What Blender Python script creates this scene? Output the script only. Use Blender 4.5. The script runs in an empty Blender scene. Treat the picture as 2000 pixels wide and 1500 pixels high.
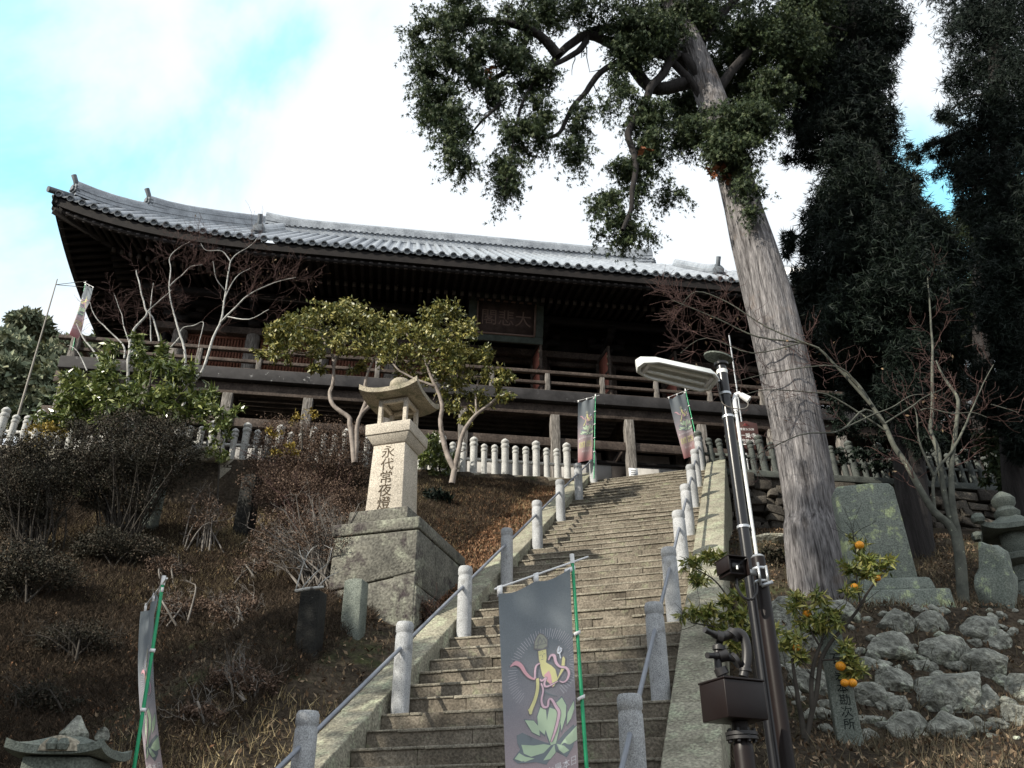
import bpy, math, random
import numpy as np
from mathutils import Vector, Matrix
from mathutils.geometry import delaunay_2d_cdt, tessellate_polygon

SC = bpy.context.scene
COL = SC.collection
PI = math.pi
rng = np.random.default_rng(11)
random.seed(5)

# ------------------------------------------------------------------ camera, sky, sun, exposure
PITCH = math.radians(29.5); FPX = 1700.0; EYE = np.array([0., 0., 1.6])
cam_d = bpy.data.cameras.new('camera'); cam = bpy.data.objects.new('camera', cam_d); COL.objects.link(cam)
cam.location = EYE; cam.rotation_euler = (PI/2 + PITCH, 0, 0)
cam_d.sensor_width = 36; cam_d.lens = FPX/2000*36; cam_d.clip_start = .05; cam_d.clip_end = 2000
SC.camera = cam
SUN_DIR = np.array([-.72, -.50, .52]); SUN_DIR /= np.linalg.norm(SUN_DIR)      # towards the sun
sun_el = math.asin(SUN_DIR[2]); sun_az = math.atan2(SUN_DIR[0], SUN_DIR[1])
sd = bpy.data.lights.new('sun', 'SUN'); so = bpy.data.objects.new('sun', sd); COL.objects.link(so)
sd.energy = 5.0; sd.angle = math.radians(.6); sd.color = (1, .93, .80)
so.rotation_euler = Vector(SUN_DIR).to_track_quat('Z', 'Y').to_euler()

def ray(px, py):
    r = (px-1000)/FPX; u = (750-py)/FPX
    return np.array([r, math.cos(PITCH)-u*math.sin(PITCH), math.sin(PITCH)+u*math.cos(PITCH)])
def at(px, py, Y):
    d = ray(px, py); return EYE + d*(Y/d[1])
def atz(px, py, z):
    d = ray(px, py); return EYE + d*((z-1.6)/d[2])

W = bpy.data.worlds.new('World'); SC.world = W; W.use_nodes = True
nt = W.node_tree; nt.nodes.clear(); N = nt.nodes; Lk = nt.links
sky = N.new('ShaderNodeTexSky'); sky.sky_type = 'NISHITA'; sky.sun_disc = False
sky.sun_elevation = sun_el; sky.sun_rotation = sun_az
tc = N.new('ShaderNodeTexCoord')
bg1 = N.new('ShaderNodeBackground'); bg1.inputs[1].default_value = .15
skymix = N.new('ShaderNodeMixRGB'); skymix.blend_type = 'MULTIPLY'; skymix.inputs[0].default_value = 1; skymix.inputs[2].default_value = (.62, 1.25, 1.15, 1)
Lk.new(sky.outputs[0], skymix.inputs[1]); Lk.new(skymix.outputs[0], bg1.inputs[0])
bg2 = N.new('ShaderNodeBackground'); bg2.inputs[0].default_value = (.91, .97, 1.03, 1); bg2.inputs[1].default_value = .86
n1 = N.new('ShaderNodeTexNoise'); n1.inputs['Scale'].default_value = 2.6; n1.inputs['Detail'].default_value = 7; n1.inputs['Roughness'].default_value = .55; n1.inputs['Distortion'].default_value = .4
Lk.new(tc.outputs['Generated'], n1.inputs['Vector'])
def skydot(px, py, lo, hi):                                     # 0..1: nearness to a direction of clear sky
    d = ray(px, py); d /= np.linalg.norm(d)
    v = N.new('ShaderNodeVectorMath'); v.operation = 'DOT_PRODUCT'; v.inputs[1].default_value = d
    Lk.new(tc.outputs['Generated'], v.inputs[0])
    m = N.new('ShaderNodeMapRange'); m.inputs[1].default_value = math.cos(math.radians(lo)); m.inputs[2].default_value = math.cos(math.radians(hi))
    m.interpolation_type = 'SMOOTHSTEP'
    Lk.new(v.outputs['Value'], m.inputs[0]); return m.outputs[0]
def mathn(op, a, b):
    m = N.new('ShaderNodeMath'); m.operation = op
    for i, q in enumerate((a, b)):
        if isinstance(q, (int, float)): m.inputs[i].default_value = q
        else: Lk.new(q, m.inputs[i])
    return m.outputs[0]
clear = mathn('MAXIMUM', skydot(60, 150, 15, 2), mathn('MAXIMUM', skydot(1880, 380, 9, 2), skydot(470, 60, 6, 1)))
cl = mathn('SUBTRACT', n1.outputs['Fac'], mathn('MULTIPLY', clear, .23))
ramp = N.new('ShaderNodeMapRange'); ramp.inputs[1].default_value = .13; ramp.inputs[2].default_value = .40; ramp.interpolation_type = 'SMOOTHSTEP'
Lk.new(cl, ramp.inputs[0])
mix = N.new('ShaderNodeMixShader'); out = N.new('ShaderNodeOutputWorld')
bg3 = N.new('ShaderNodeBackground'); bg3.inputs[0].default_value = (.40, .84, .96, 1); bg3.inputs[1].default_value = .64      # thin bright high haze in the clear patches
addh = N.new('ShaderNodeAddShader'); Lk.new(bg1.outputs[0], addh.inputs[0]); Lk.new(bg3.outputs[0], addh.inputs[1])
Lk.new(ramp.outputs[0], mix.inputs[0]); Lk.new(addh.outputs[0], mix.inputs[1]); Lk.new(bg2.outputs[0], mix.inputs[2]); Lk.new(mix.outputs[0], out.inputs[0])
SC.view_settings.view_transform = 'Standard'; SC.view_settings.look = 'None'
SC.view_settings.exposure = 0.36; SC.view_settings.gamma = 1

# ------------------------------------------------------------------ mesh helpers
class MB:
    """collects points and faces (numpy) and links them as ONE mesh object"""
    def __init__(s): s.V = []; s.F = []; s.n = 0
    def add(s, V, F):
        V = np.asarray(V, float).reshape(-1, 3)
        s.V.append(V)
        if isinstance(F, np.ndarray): s.F.append(F.astype(np.int64)+s.n)
        else:
            by = {}
            for f in F: by.setdefault(len(f), []).append(f)
            for k, l in by.items(): s.F.append(np.array(l, np.int64)+s.n)
        s.n += len(V); return s
    def frame(s, o, ax, ay, az, x0, x1, y0, y1, z0, z1):          # box in a frame
        c = np.array([[x, y, z] for z in (z0, z1) for y in (y0, y1) for x in (x0, x1)])
        V = np.asarray(o)+c[:, :1]*ax+c[:, 1:2]*ay+c[:, 2:]*az
        return s.add(V, [(0, 2, 3, 1), (4, 5, 7, 6), (0, 1, 5, 4), (2, 6, 7, 3), (0, 4, 6, 2), (1, 3, 7, 5)])
    def box(s, x0, x1, y0, y1, z0, z1): return s.frame((0, 0, 0), EX, EY, EZ, x0, x1, y0, y1, z0, z1)
    def bar(s, a, b, w, h, up=(0, 0, 1)):
        a = np.asarray(a, float); b = np.asarray(b, float); d = b-a; L = np.linalg.norm(d); d /= L
        x = np.cross(d, up); x /= np.linalg.norm(x); y = np.cross(x, d)
        return s.frame(a, x, d, y, -w/2, w/2, 0, L, -h/2, h/2)
    def tube(s, path, rad, sides=8, cap=True):
        V, F = tube_np(np.asarray(path, float), rad, sides)
        s.add(V, F)
        if cap:
            n = len(path); b = s.n-len(V)
            s.F.append(np.array([list(range(b+sides-1, b-1, -1))])); s.F.append(np.array([list(range(b+(n-1)*sides, b+n*sides))]))
        return s
    def lathe(s, o, prof, sides=20, squash=(1, 1)):
        P = [(o[0], o[1], o[2]+z) for r, z in prof]
        t = np.arange(sides)*2*PI/sides; V = []
        for r, z in prof: V.append(np.stack([o[0]+r*np.cos(t)*squash[0], o[1]+r*np.sin(t)*squash[1], np.full(sides, o[2]+z)], 1))
        n = len(prof); F = ringfaces(n, sides)
        s.add(np.concatenate(V), F)
        b = s.n-n*sides
        s.F.append(np.array([list(range(b+sides-1, b-1, -1))])); s.F.append(np.array([list(range(b+(n-1)*sides, b+n*sides))]))
        return s
    def poly(s, V, F): return s.add(V, F)
EX = np.array([1., 0, 0]); EY = np.array([0, 1., 0]); EZ = np.array([0, 0, 1.])
def ringfaces(n, k):
    i = np.arange(n-1)[:, None]*k; j = np.arange(k)[None]; j2 = (j+1) % k
    return np.stack([i+j, i+j2, i+k+j2, i+k+j], -1).reshape(-1, 4)
def tube_np(P, rad, k):
    n = len(P); rad = np.broadcast_to(np.asarray(rad, float), (n,)) if np.ndim(rad) == 0 else np.asarray(rad, float)
    T = np.gradient(P, axis=0); T /= np.linalg.norm(T, axis=1, keepdims=True)+1e-9
    ref = np.array([.31, .17, .93]) if abs(T[0, 2]) < .85 else np.array([.93, .31, .11])
    X = np.cross(T, ref); X /= np.linalg.norm(X, axis=1, keepdims=True)+1e-9; Y = np.cross(T, X)
    t = np.arange(k)*2*PI/k
    V = P[:, None]+rad[:, None, None]*(np.cos(t)[None, :, None]*X[:, None]+np.sin(t)[None, :, None]*Y[:, None])
    return V.reshape(-1, 3), ringfaces(n, k)
ORG = {}
def tag(o, label, cat, group=None, kind=None):
    if label: o['label'] = label
    if cat: o['category'] = cat
    if group: o['group'] = group
    if kind: o['kind'] = kind
    return o
def thing(name, label, cat, loc=(0, 0, 0), group=None):
    o = bpy.data.objects.new(name, None); COL.objects.link(o); o.location = Vector(loc); o.empty_display_size = .2
    ORG[o] = np.array(loc, float); return tag(o, label, cat, group)
def obj(name, mb, mat, parent=None, loc=None, smooth=False, bevel=0, label=None, second=None):
    nf0 = None
    if second is not None:                                     # a second set of faces with the second material
        nf0 = sum(len(f) for f in mb.F); n0 = mb.n; mb.V += second.V; mb.F += [f+n0 for f in second.F]; mb.n += second.n
    V = np.concatenate(mb.V)
    org = ORG[parent] if parent is not None else np.array(loc if loc is not None else (0, 0, 0), float)
    V = V-org
    me = bpy.data.meshes.new(name)
    tot = np.concatenate([np.full(len(f), f.shape[1]) for f in mb.F]); idx = np.concatenate([f.ravel() for f in mb.F])
    me.vertices.add(len(V)); me.vertices.foreach_set('co', V.astype(np.float32).ravel())
    me.loops.add(len(idx)); me.loops.foreach_set('vertex_index', idx.astype(np.int32))
    me.polygons.add(len(tot)); st = np.concatenate([[0], np.cumsum(tot)[:-1]])
    me.polygons.foreach_set('loop_start', st.astype(np.int32)); me.polygons.foreach_set('loop_total', tot.astype(np.int32))
    if smooth: me.polygons.foreach_set('use_smooth', np.ones(len(tot), bool))
    me.update(calc_edges=True)
    if second is None: me.validate()
    if isinstance(mat, (list, tuple)):
        for m in mat: me.materials.append(m)
    else: me.materials.append(mat)
    if nf0 is not None:
        mi = np.zeros(len(me.polygons), np.int32); mi[nf0:] = 1; me.polygons.foreach_set('material_index', mi)
    o = bpy.data.objects.new(name, me); COL.objects.link(o); ORG[o] = org
    if parent is not None: o.parent = parent
    else: o.location = Vector(org)
    if smooth == 'auto':
        me.set_sharp_from_angle(angle=math.radians(38))
    if bevel:
        b = o.modifiers.new('bevel', 'BEVEL'); b.width = bevel; b.segments = 2; b.limit_method = 'ANGLE'; b.angle_limit = math.radians(40)
    if label: o['label'] = label
    return o
def copy_thing(root, loc, label=None, group=None):
    c = root.copy(); COL.objects.link(c); c.location = Vector(loc)
    if label: c['label'] = label
    if group: c['group'] = group
    for ch in list(root.children):
        q = ch.copy(); COL.objects.link(q); q.parent = c
        for g in list(ch.children):
            h = g.copy(); COL.objects.link(h); h.parent = q
    return c
def nz(P, sc, seed=0, octv=3):                                  # cheap smooth noise, -1..1
    P = np.asarray(P, float)*sc; r = np.random.default_rng(seed); v = np.zeros(P.shape[:-1]); a = 1; tot = 0
    for k in range(octv):
        s = np.zeros_like(v)
        for _ in range(4):
            d = r.normal(size=P.shape[-1]); d /= np.linalg.norm(d)
            s += np.sin(P@d*2.1*(1.9**k)+r.uniform(0, 6.3))
        v += a*s/2.4; tot += a; a *= .55
    return v/tot

# ------------------------------------------------------------------ materials (all procedural)
def mat(name, cols, scale=5, rough=.85, bump=.3, stretch=(1, 1, 1), detail=8, fine=0, island=0, spec=.3, metal=0, transl=0, spots=None, bdist=.02, distort=0):
    """cols: ramp stops [(pos,(r,g,b))...]; fine: speckle; spots: (colour, scale, lo, hi) patches such as lichen"""
    m = bpy.data.materials.new(name); m.use_nodes = True; t = m.node_tree; n = t.nodes; l = t.links; n.clear()
    o = n.new('ShaderNodeOutputMaterial'); p = n.new('ShaderNodeBsdfPrincipled')
    p.inputs['Roughness'].default_value = rough; p.inputs['Metallic'].default_value = metal; p.inputs['Specular IOR Level'].default_value = spec
    c = n.new('ShaderNodeTexCoord'); mp = n.new('ShaderNodeMapping'); mp.inputs['Scale'].default_value = stretch
    l.new(c.outputs['Object'], mp.inputs[0])
    tex = n.new('ShaderNodeTexNoise'); tex.inputs['Scale'].default_value = scale; tex.inputs['Detail'].default_value = detail; tex.inputs['Roughness'].default_value = .62; tex.inputs['Distortion'].default_value = distort
    l.new(mp.outputs[0], tex.inputs['Vector'])
    fac = tex.outputs['Fac']
    if island:
        g = n.new('ShaderNodeNewGeometry'); mm = n.new('ShaderNodeMixRGB'); mm.inputs[0].default_value = island
        l.new(fac, mm.inputs[1]); l.new(g.outputs['Random Per Island'], mm.inputs[2]); fac = mm.outputs[0]
    r = n.new('ShaderNodeValToRGB'); e = r.color_ramp.elements
    for i, (q, k) in enumerate(cols):
        el = e[i] if i < 2 else e.new(q)
        el.position = q; el.color = (*k, 1)
    l.new(fac, r.inputs[0]); colr = r.outputs[0]
    if spots:
        for (sc_, ss, lo, hi) in (spots if isinstance(spots, list) else [spots]):
            t2 = n.new('ShaderNodeTexNoise'); t2.inputs['Scale'].default_value = ss; t2.inputs['Detail'].default_value = 6; t2.inputs['Roughness'].default_value = .7
            l.new(c.outputs['Object'], t2.inputs['Vector'])
            mr = n.new('ShaderNodeMapRange'); mr.inputs[1].default_value = lo; mr.inputs[2].default_value = hi; l.new(t2.outputs['Fac'], mr.inputs[0])
            mx = n.new('ShaderNodeMixRGB'); mx.inputs[2].default_value = (*sc_, 1); l.new(mr.outputs[0], mx.inputs[0]); l.new(colr, mx.inputs[1]); colr = mx.outputs[0]
    hgt = fac
    if fine:
        t3 = n.new('ShaderNodeTexNoise'); t3.inputs['Scale'].default_value = fine; t3.inputs['Detail'].default_value = 3
        l.new(mp.outputs[0], t3.inputs['Vector'])
        mr = n.new('ShaderNodeMapRange'); mr.inputs[1].default_value = .3; mr.inputs[2].default_value = .7; mr.inputs[3].default_value = .55; mr.inputs[4].default_value = 1.4; l.new(t3.outputs['Fac'], mr.inputs[0])
        mx = n.new('ShaderNodeMixRGB'); mx.blend_type = 'MULTIPLY'; mx.inputs[0].default_value = 1; l.new(colr, mx.inputs[1]); l.new(mr.outputs[0], mx.inputs[2]); colr = mx.outputs[0]
        ad = n.new('ShaderNodeMath'); ad.operation = 'ADD'; l.new(tex.outputs['Fac'], ad.inputs[0]); l.new(t3.outputs['Fac'], ad.inputs[1]); hgt = ad.outputs[0]
    l.new(colr, p.inputs['Base Color'])
    if bump:
        b = n.new('ShaderNodeBump'); b.inputs['Strength'].default_value = bump; b.inputs['Distance'].default_value = bdist; l.new(hgt, b.inputs['Height']); l.new(b.outputs[0], p.inputs['Normal'])
    if transl:
        tr = n.new('ShaderNodeBsdfTranslucent'); l.new(colr, tr.inputs[0]); ms = n.new('ShaderNodeMixShader'); ms.inputs[0].default_value = transl
        l.new(p.outputs[0], ms.inputs[1]); l.new(tr.outputs[0], ms.inputs[2]); l.new(ms.outputs[0], o.inputs[0])
    else: l.new(p.outputs[0], o.inputs[0])
    return m
def plain(name, c, rough=.5, spec=.4, metal=0, var=.15):
    return mat(name, [(0.3, tuple(x*(1-var) for x in c)), (.7, tuple(x*(1+var) for x in c))], 6, rough, .05, spec=spec, metal=metal)

M = {}
LICH = (.36, .38, .26)
M['step'] = mat('weathered step stone', [(.3, (.085, .072, .055)), (.5, (.16, .138, .108)), (.72, (.25, .22, .175))], 2.2, .9, .6, fine=45, spots=[((.22, .235, .15), 4.5, .56, .72), ((.055, .048, .04), 3.1, .60, .76)])
M['lip'] = mat('worn step edge painted sunlit', [(.3, (.15, .135, .105)), (.7, (.31, .285, .23))], 6, .9, .4, fine=60)  # paler than the step stone to paint in light caught by the edges
M['cheek'] = mat('pale cheek stone', [(.3, (.17, .16, .12)), (.7, (.34, .32, .25))], 3, .9, .6, fine=40, spots=[((.33, .35, .25), 5, .5, .66), ((.09, .085, .065), 2.6, .58, .75)])
M['post'] = mat('grey granite post', [(.3, (.30, .31, .32)), (.7, (.47, .48, .49))], 4, .85, .35, fine=120, spots=[((.15, .15, .14), 5, .56, .74), ((.38, .40, .30), 9, .66, .76)])
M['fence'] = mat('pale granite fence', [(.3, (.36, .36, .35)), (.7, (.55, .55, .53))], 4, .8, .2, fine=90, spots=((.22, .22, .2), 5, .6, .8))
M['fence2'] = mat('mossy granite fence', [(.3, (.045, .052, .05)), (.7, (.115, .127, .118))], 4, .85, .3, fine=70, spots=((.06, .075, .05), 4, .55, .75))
M['pipe'] = plain('galvanised pipe', (.28, .30, .34), .45, .5, .6)
M['lant'] = mat('buff lantern stone', [(.3, (.40, .36, .30)), (.7, (.55, .50, .425))], 3, .85, .25, fine=70, spots=((.24, .2, .155), 3.5, .6, .8))
M['lantroof'] = mat('mossy lantern roof stone', [(.3, (.22, .2, .15)), (.7, (.42, .37, .29))], 3, .9, .4, fine=60, spots=((.12, .13, .08), 5, .5, .7))
M['ink'] = plain('carved lettering shadow brown', (.085, .065, .045), .9, .1)
M['ink2'] = plain('carved lettering dark grey', (.012, .016, .016), .9, .1)
M['ped'] = mat('pedestal stone', [(.3, (.075, .073, .064)), (.7, (.19, .185, .155))], 2.2, .9, .7, fine=35, spots=[((.27, .28, .22), 2.6, .54, .68), ((.045, .036, .038), 2.4, .54, .64)])
M['rock'] = mat('boulder stone', [(.3, (.085, .085, .075)), (.5, (.26, .265, .23)), (.72, (.48, .48, .42))], 3.2, .9, 1, fine=24, spots=[((.46, .50, .39), 3.6, .54, .64), ((.05, .05, .04), 4.2, .56, .68), ((.30, .26, .19), 1.6, .58, .7)], bdist=.05, distort=.6)
M['rubble'] = mat('rubble wall stone', [(.3, (.04, .036, .032)), (.7, (.125, .112, .095))], 3, .95, .7, fine=30, island=.45)
M['mono'] = mat('green grey slab stone', [(.3, (.125, .145, .125)), (.7, (.24, .262, .225))], 2, .9, .3, fine=60, spots=[((.42, .47, .26), 1.9, .56, .62), ((.34, .40, .25), 8, .58, .68), ((.07, .085, .075), 1.1, .55, .75)])
M['mark'] = mat('grey marker stone', [(.3, (.09, .105, .092)), (.7, (.20, .22, .19))], 5, .9, .3, fine=80)
M['darkmark'] = mat('blackened marker stone', [(.3, (.006, .006, .006)), (.7, (.024, .024, .021))], 5, .9, .5, fine=50, spots=((.30, .31, .28), 14, .66, .74))
M['granite'] = mat('buff granite blocks', [(.3, (.23, .21, .17)), (.7, (.4, .37, .3))], 2.5, .9, .4, fine=50)
M['tile'] = mat('grey roof tile', [(.3, (.14, .155, .178)), (.7, (.35, .38, .415))], 2.5, .33, .2, fine=40, spec=.8, spots=((.10, .112, .125), 2.2, .56, .75))
M['tileend'] = mat('tile end disc', [(.3, (.07, .08, .095)), (.7, (.17, .19, .21))], 8, .6, .3)
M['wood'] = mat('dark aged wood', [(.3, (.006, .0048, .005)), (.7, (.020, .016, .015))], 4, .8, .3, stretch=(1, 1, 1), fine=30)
M['weath'] = mat('grey weathered wood', [(.3, (.09, .08, .07)), (.55, (.19, .175, .16)), (.75, (.30, .28, .26))], 6, .85, .4, stretch=(5, 5, .5), fine=12)
M['rail'] = mat('brown weathered rail wood', [(.3, (.034, .024, .02)), (.7, (.105, .082, .068))], 3, .8, .3, fine=20)
M['board'] = mat('veranda edge board', [(.3, (.016, .015, .016)), (.7, (.055, .052, .054))], 2.5, .75, .3, spots=((.3, .3, .3), 6, .64, .72))
M['tip'] = plain('worn rafter tip', (.11, .10, .10), .9, .1)
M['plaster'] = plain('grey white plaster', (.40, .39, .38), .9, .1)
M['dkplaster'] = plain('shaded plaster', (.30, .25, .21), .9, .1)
M['latt'] = mat('red brown lattice wood', [(.3, (.13, .05, .032)), (.7, (.22, .095, .06))], 5, .7, .2)
M['door'] = mat('red brown door wood', [(.3, (.26, .09, .07)), (.7, (.48, .18, .13))], 3, .6, .2, stretch=(4, 4, .6))
M['cut'] = plain('fresh orange wood', (.5, .2, .09), .7, .2)
M['brass'] = plain('brass fitting', (.5, .42, .28), .4, .5, .7)
M['plaque'] = mat('old plaque wood', [(.3, (.05, .036, .034)), (.7, (.12, .085, .078))], 4, .8, .4)
M['verd'] = mat('greenish faded paint', [(.3, (.04, .048, .043)), (.7, (.085, .105, .092))], 5, .85, .4)
M['plaqtext'] = plain('faded gilt lettering', (.20, .14, .12), .8, .2)
M['soil'] = mat('brown hillside soil', [(.3, (.020, .0165, .013)), (.5, (.046, .037, .028)), (.7, (.095, .074, .054))], 1.1, 1, .7, fine=22, spots=[((.05, .06, .025), .8, .55, .7), ((.14, .11, .07), 3.0, .6, .7)], bdist=.05, spec=.05)
M['grass'] = mat('dry grass blades', [(.1, (.034, .031, .021)), (.5, (.095, .080, .053)), (.85, (.23, .19, .125))], .7, .9, 0, island=.6, spec=.1)
M['straw'] = mat('pale straw grass', [(.1, (.14, .105, .055)), (.5, (.30, .235, .13)), (.9, (.48, .40, .25))], .7, .9, 0, island=.6, spec=.1)
M['heath'] = mat('low brown green heath twigs', [(.1, (.016, .013, .010)), (.5, (.046, .035, .025)), (.9, (.115, .085, .062))], .7, .9, 0, island=.5, spec=.1)
M['litter'] = mat('fallen leaves brown', [(.1, (.05, .033, .022)), (.5, (.13, .085, .052)), (.9, (.32, .24, .16))], 3, .85, 0, island=.8, spec=.15)
M['redlitter'] = mat('reddish brown leaf litter', [(.1, (.07, .036, .02)), (.5, (.18, .095, .052)), (.9, (.36, .22, .13))], 3, .85, 0, island=.8, spec=.15)
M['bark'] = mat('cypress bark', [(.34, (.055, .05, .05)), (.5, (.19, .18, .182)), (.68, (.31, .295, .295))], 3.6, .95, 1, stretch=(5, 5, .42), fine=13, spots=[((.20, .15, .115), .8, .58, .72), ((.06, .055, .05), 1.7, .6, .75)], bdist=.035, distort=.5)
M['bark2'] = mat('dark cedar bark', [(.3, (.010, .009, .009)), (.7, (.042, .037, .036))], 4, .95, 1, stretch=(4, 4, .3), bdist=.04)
M['white bark'] = mat('pale maple bark', [(.3, (.22, .22, .21)), (.6, (.52, .52, .50))], 5, .85, .3, spots=((.12, .11, .1), 9, .56, .66))
M['camb'] = mat('camellia bark', [(.3, (.15, .125, .11)), (.7, (.36, .315, .28))], 6, .85, .3, spots=((.1, .085, .07), 8, .58, .7))
M['mapb'] = mat('grey green maple bark', [(.3, (.05, .053, .045)), (.7, (.13, .134, .11))], 7, .9, .3, spots=((.38, .4, .3), 13, .62, .7))
M['twig'] = mat('red brown twigs', [(.3, (.05, .028, .026)), (.7, (.12, .07, .062))], 6, .9, 0)
M['gtwig'] = mat('grey twigs', [(.3, (.10, .09, .08)), (.7, (.24, .22, .20))], 6, .9, 0)
M['dstem'] = mat('dark shrub stems', [(.3, (.02, .018, .015)), (.7, (.07, .06, .05))], 6, .9, .2)
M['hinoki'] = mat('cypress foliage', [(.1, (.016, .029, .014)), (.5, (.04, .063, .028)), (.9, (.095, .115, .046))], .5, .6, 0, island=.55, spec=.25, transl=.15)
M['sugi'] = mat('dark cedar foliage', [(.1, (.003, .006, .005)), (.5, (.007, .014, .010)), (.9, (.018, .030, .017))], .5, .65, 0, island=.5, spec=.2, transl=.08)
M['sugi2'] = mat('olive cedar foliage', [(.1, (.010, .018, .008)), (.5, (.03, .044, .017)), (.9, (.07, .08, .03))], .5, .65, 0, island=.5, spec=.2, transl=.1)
M['camleaf'] = mat('camellia leaves', [(.1, (.04, .06, .016)), (.45, (.14, .15, .04)), (.75, (.32, .29, .085)), (1, (.55, .49, .20))], 1.2, .45, 0, island=.7, spec=.45, transl=.1)
M['evleaf'] = mat('glossy evergreen leaves', [(.1, (.03, .055, .015)), (.5, (.11, .15, .035)), (.9, (.30, .32, .11))], 1.2, .3, 0, island=.7, spec=.6, transl=.12)
M['azal'] = mat('brown green azalea leaves', [(.1, (.014, .016, .011)), (.5, (.036, .034, .023)), (.9, (.095, .068, .05))], .9, .7, 0, island=.55, spec=.2)
M['azalr'] = mat('rusty azalea leaves', [(.1, (.038, .025, .018)), (.5, (.105, .070, .050)), (.9, (.23, .16, .12))], .9, .7, 0, island=.55, spec=.2)
M['yellow'] = mat('yellow green leaves', [(.1, (.08, .065, .012)), (.6, (.26, .19, .03)), (.9, (.42, .30, .06))], 2, .6, 0, island=.7, spec=.3)
M['citleaf'] = mat('citrus leaves', [(.1, (.06, .10, .025)), (.5, (.25, .28, .065)), (.9, (.58, .52, .17))], 3, .3, 0, island=.75, spec=.55, transl=.12)
M['orange'] = mat('orange peel', [(.3, (.75, .27, .015)), (.7, (.85, .38, .03))], 4, .45, .3, fine=200, spec=.4, bdist=.002)
M['forest'] = mat('far forest leaves', [(.1, (.10, .13, .10)), (.5, (.18, .21, .14)), (.9, (.32, .30, .19))], .15, .8, 0, island=.45, spec=.1)
M['rusty'] = mat('dead rusty foliage', [(.2, (.14, .05, .02)), (.8, (.32, .13, .06))], 2, .8, 0, island=.6)
M['black'] = plain('black lamp post paint', (.006, .006, .0075), .28, .5)
M['brownm'] = plain('dark brown enamel', (.010, .0062, .006), .42, .25)
M['iron'] = plain('black cast iron', (.016, .015, .016), .45, .5)
M['whitep'] = plain('white enamel', (.74, .76, .74), .35, .5)
M['tubeglass'] = plain('lamp tube glass', (.82, .86, .84), .15, .5)
M['steel'] = plain('zinc plated steel', (.5, .52, .54), .35, .5, .7)
M['green'] = plain('green plastic pole', (.0, .30, .12), .35, .5)
M['plast'] = plain('white plastic', (.8, .8, .8), .4, .4)
M['paper'] = plain('white paper', (.75, .76, .78), .9, .1)
M['sign'] = plain('dark red brown sign paint', (.075, .035, .032), .6, .3)
M['signred'] = plain('sign red', (.25, .05, .05), .6, .3)
M['bamboo'] = plain('grey bamboo', (.24, .22, .19), .6, .3)
# banner print colours
for k, c in dict(yel=(.66, .63, .33), pink=(.66, .38, .43), pink2=(.68, .48, .56), petal=(.50, .62, .45), pdark=(.22, .25, .27), crown=(.33, .34, .29), halo=(.52, .51, .56), bud=(.62, .66, .72), txt=(.8, .78, .8), line=(.24, .23, .24)).items():
    M['b_'+k] = plain('banner print '+k, c, .9, .1, var=.05)
def banner_mat():
    m = bpy.data.materials.new('banner cloth'); m.use_nodes = True; t = m.node_tree; n = t.nodes; l = t.links
    p = n['Principled BSDF']; p.inputs['Roughness'].default_value = .95; p.inputs['Specular IOR Level'].default_value = .1
    u = n.new('ShaderNodeUVMap'); s = n.new('ShaderNodeSeparateXYZ'); r = n.new('ShaderNodeValToRGB'); l.new(u.outputs[0], s.inputs[0]); l.new(s.outputs['Y'], r.inputs[0])
    e = r.color_ramp.elements; e[0].position = .0; e[0].color = (.58, .26, .27, 1); e[1].position = 1; e[1].color = (.29, .33, .36, 1)
    for q, c in ((.22, (.74, .56, .57)), (.45, (.60, .51, .55)), (.62, (.41, .405, .45)), (.78, (.31, .345, .38))):
        x = e.new(q); x.color = (*c, 1)
    w = n.new('ShaderNodeTexNoise'); w.inputs['Scale'].default_value = 160; mx = n.new('ShaderNodeMixRGB'); mx.blend_type = 'MULTIPLY'; mx.inputs[0].default_value = .35
    tcx = n.new('ShaderNodeTexCoord'); l.new(tcx.outputs['Object'], w.inputs['Vector'])
    l.new(r.outputs[0], mx.inputs[1]); l.new(w.outputs['Fac'], mx.inputs[2])
    tr = n.new('ShaderNodeBsdfTranslucent'); l.new(mx.outputs[0], tr.inputs[0]); l.new(mx.outputs[0], p.inputs['Base Color'])
    ms = n.new('ShaderNodeMixShader'); ms.inputs[0].default_value = .35; l.new(p.outputs[0], ms.inputs[1]); l.new(tr.outputs[0], ms.inputs[2]); l.new(ms.outputs[0], n['Material Output'].inputs[0])
    return m
M['banner'] = banner_mat()

# ------------------------------------------------------------------ text outlines
def text_poly(body, size):
    c = bpy.data.curves.new('t', 'FONT'); c.body = body; c.size = size; c.align_x = 'CENTER'; c.resolution_u = 3
    o = bpy.data.objects.new('t', c); COL.objects.link(o)
    dg = bpy.context.evaluated_depsgraph_get(); dg.update(); e = o.evaluated_get(dg); m = e.to_mesh()
    V = np.array([tuple(v.co) for v in m.vertices]).reshape(-1, 3)[:, :2]; F = [tuple(p.vertices) for p in m.polygons]
    e.to_mesh_clear(); bpy.data.objects.remove(o); bpy.data.curves.remove(c)
    return V, F
def put_text(mb, body, size, o, ax, ay, mirror=False, vertical=False, pitch=1.08, sx=1):
    """o: centre of the line (or of the first glyph when vertical); ax right, ay up"""
    o = np.asarray(o, float)
    parts = [(body, 0)] if not vertical else [(ch, i) for i, ch in enumerate(body)]
    for ch, i in parts:
        V, F = text_poly(ch, size)
        if not len(V): continue
        V = V-np.array([0, size*.36])
        if vertical: V = V-np.array([(V[:, 0].min()+V[:, 0].max())/2, 0])
        x = V[:, :1]*(-1 if mirror else 1)*sx
        mb.add(o-ay*i*size*pitch+x*ax+V[:, 1:]*ay, F)

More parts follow.
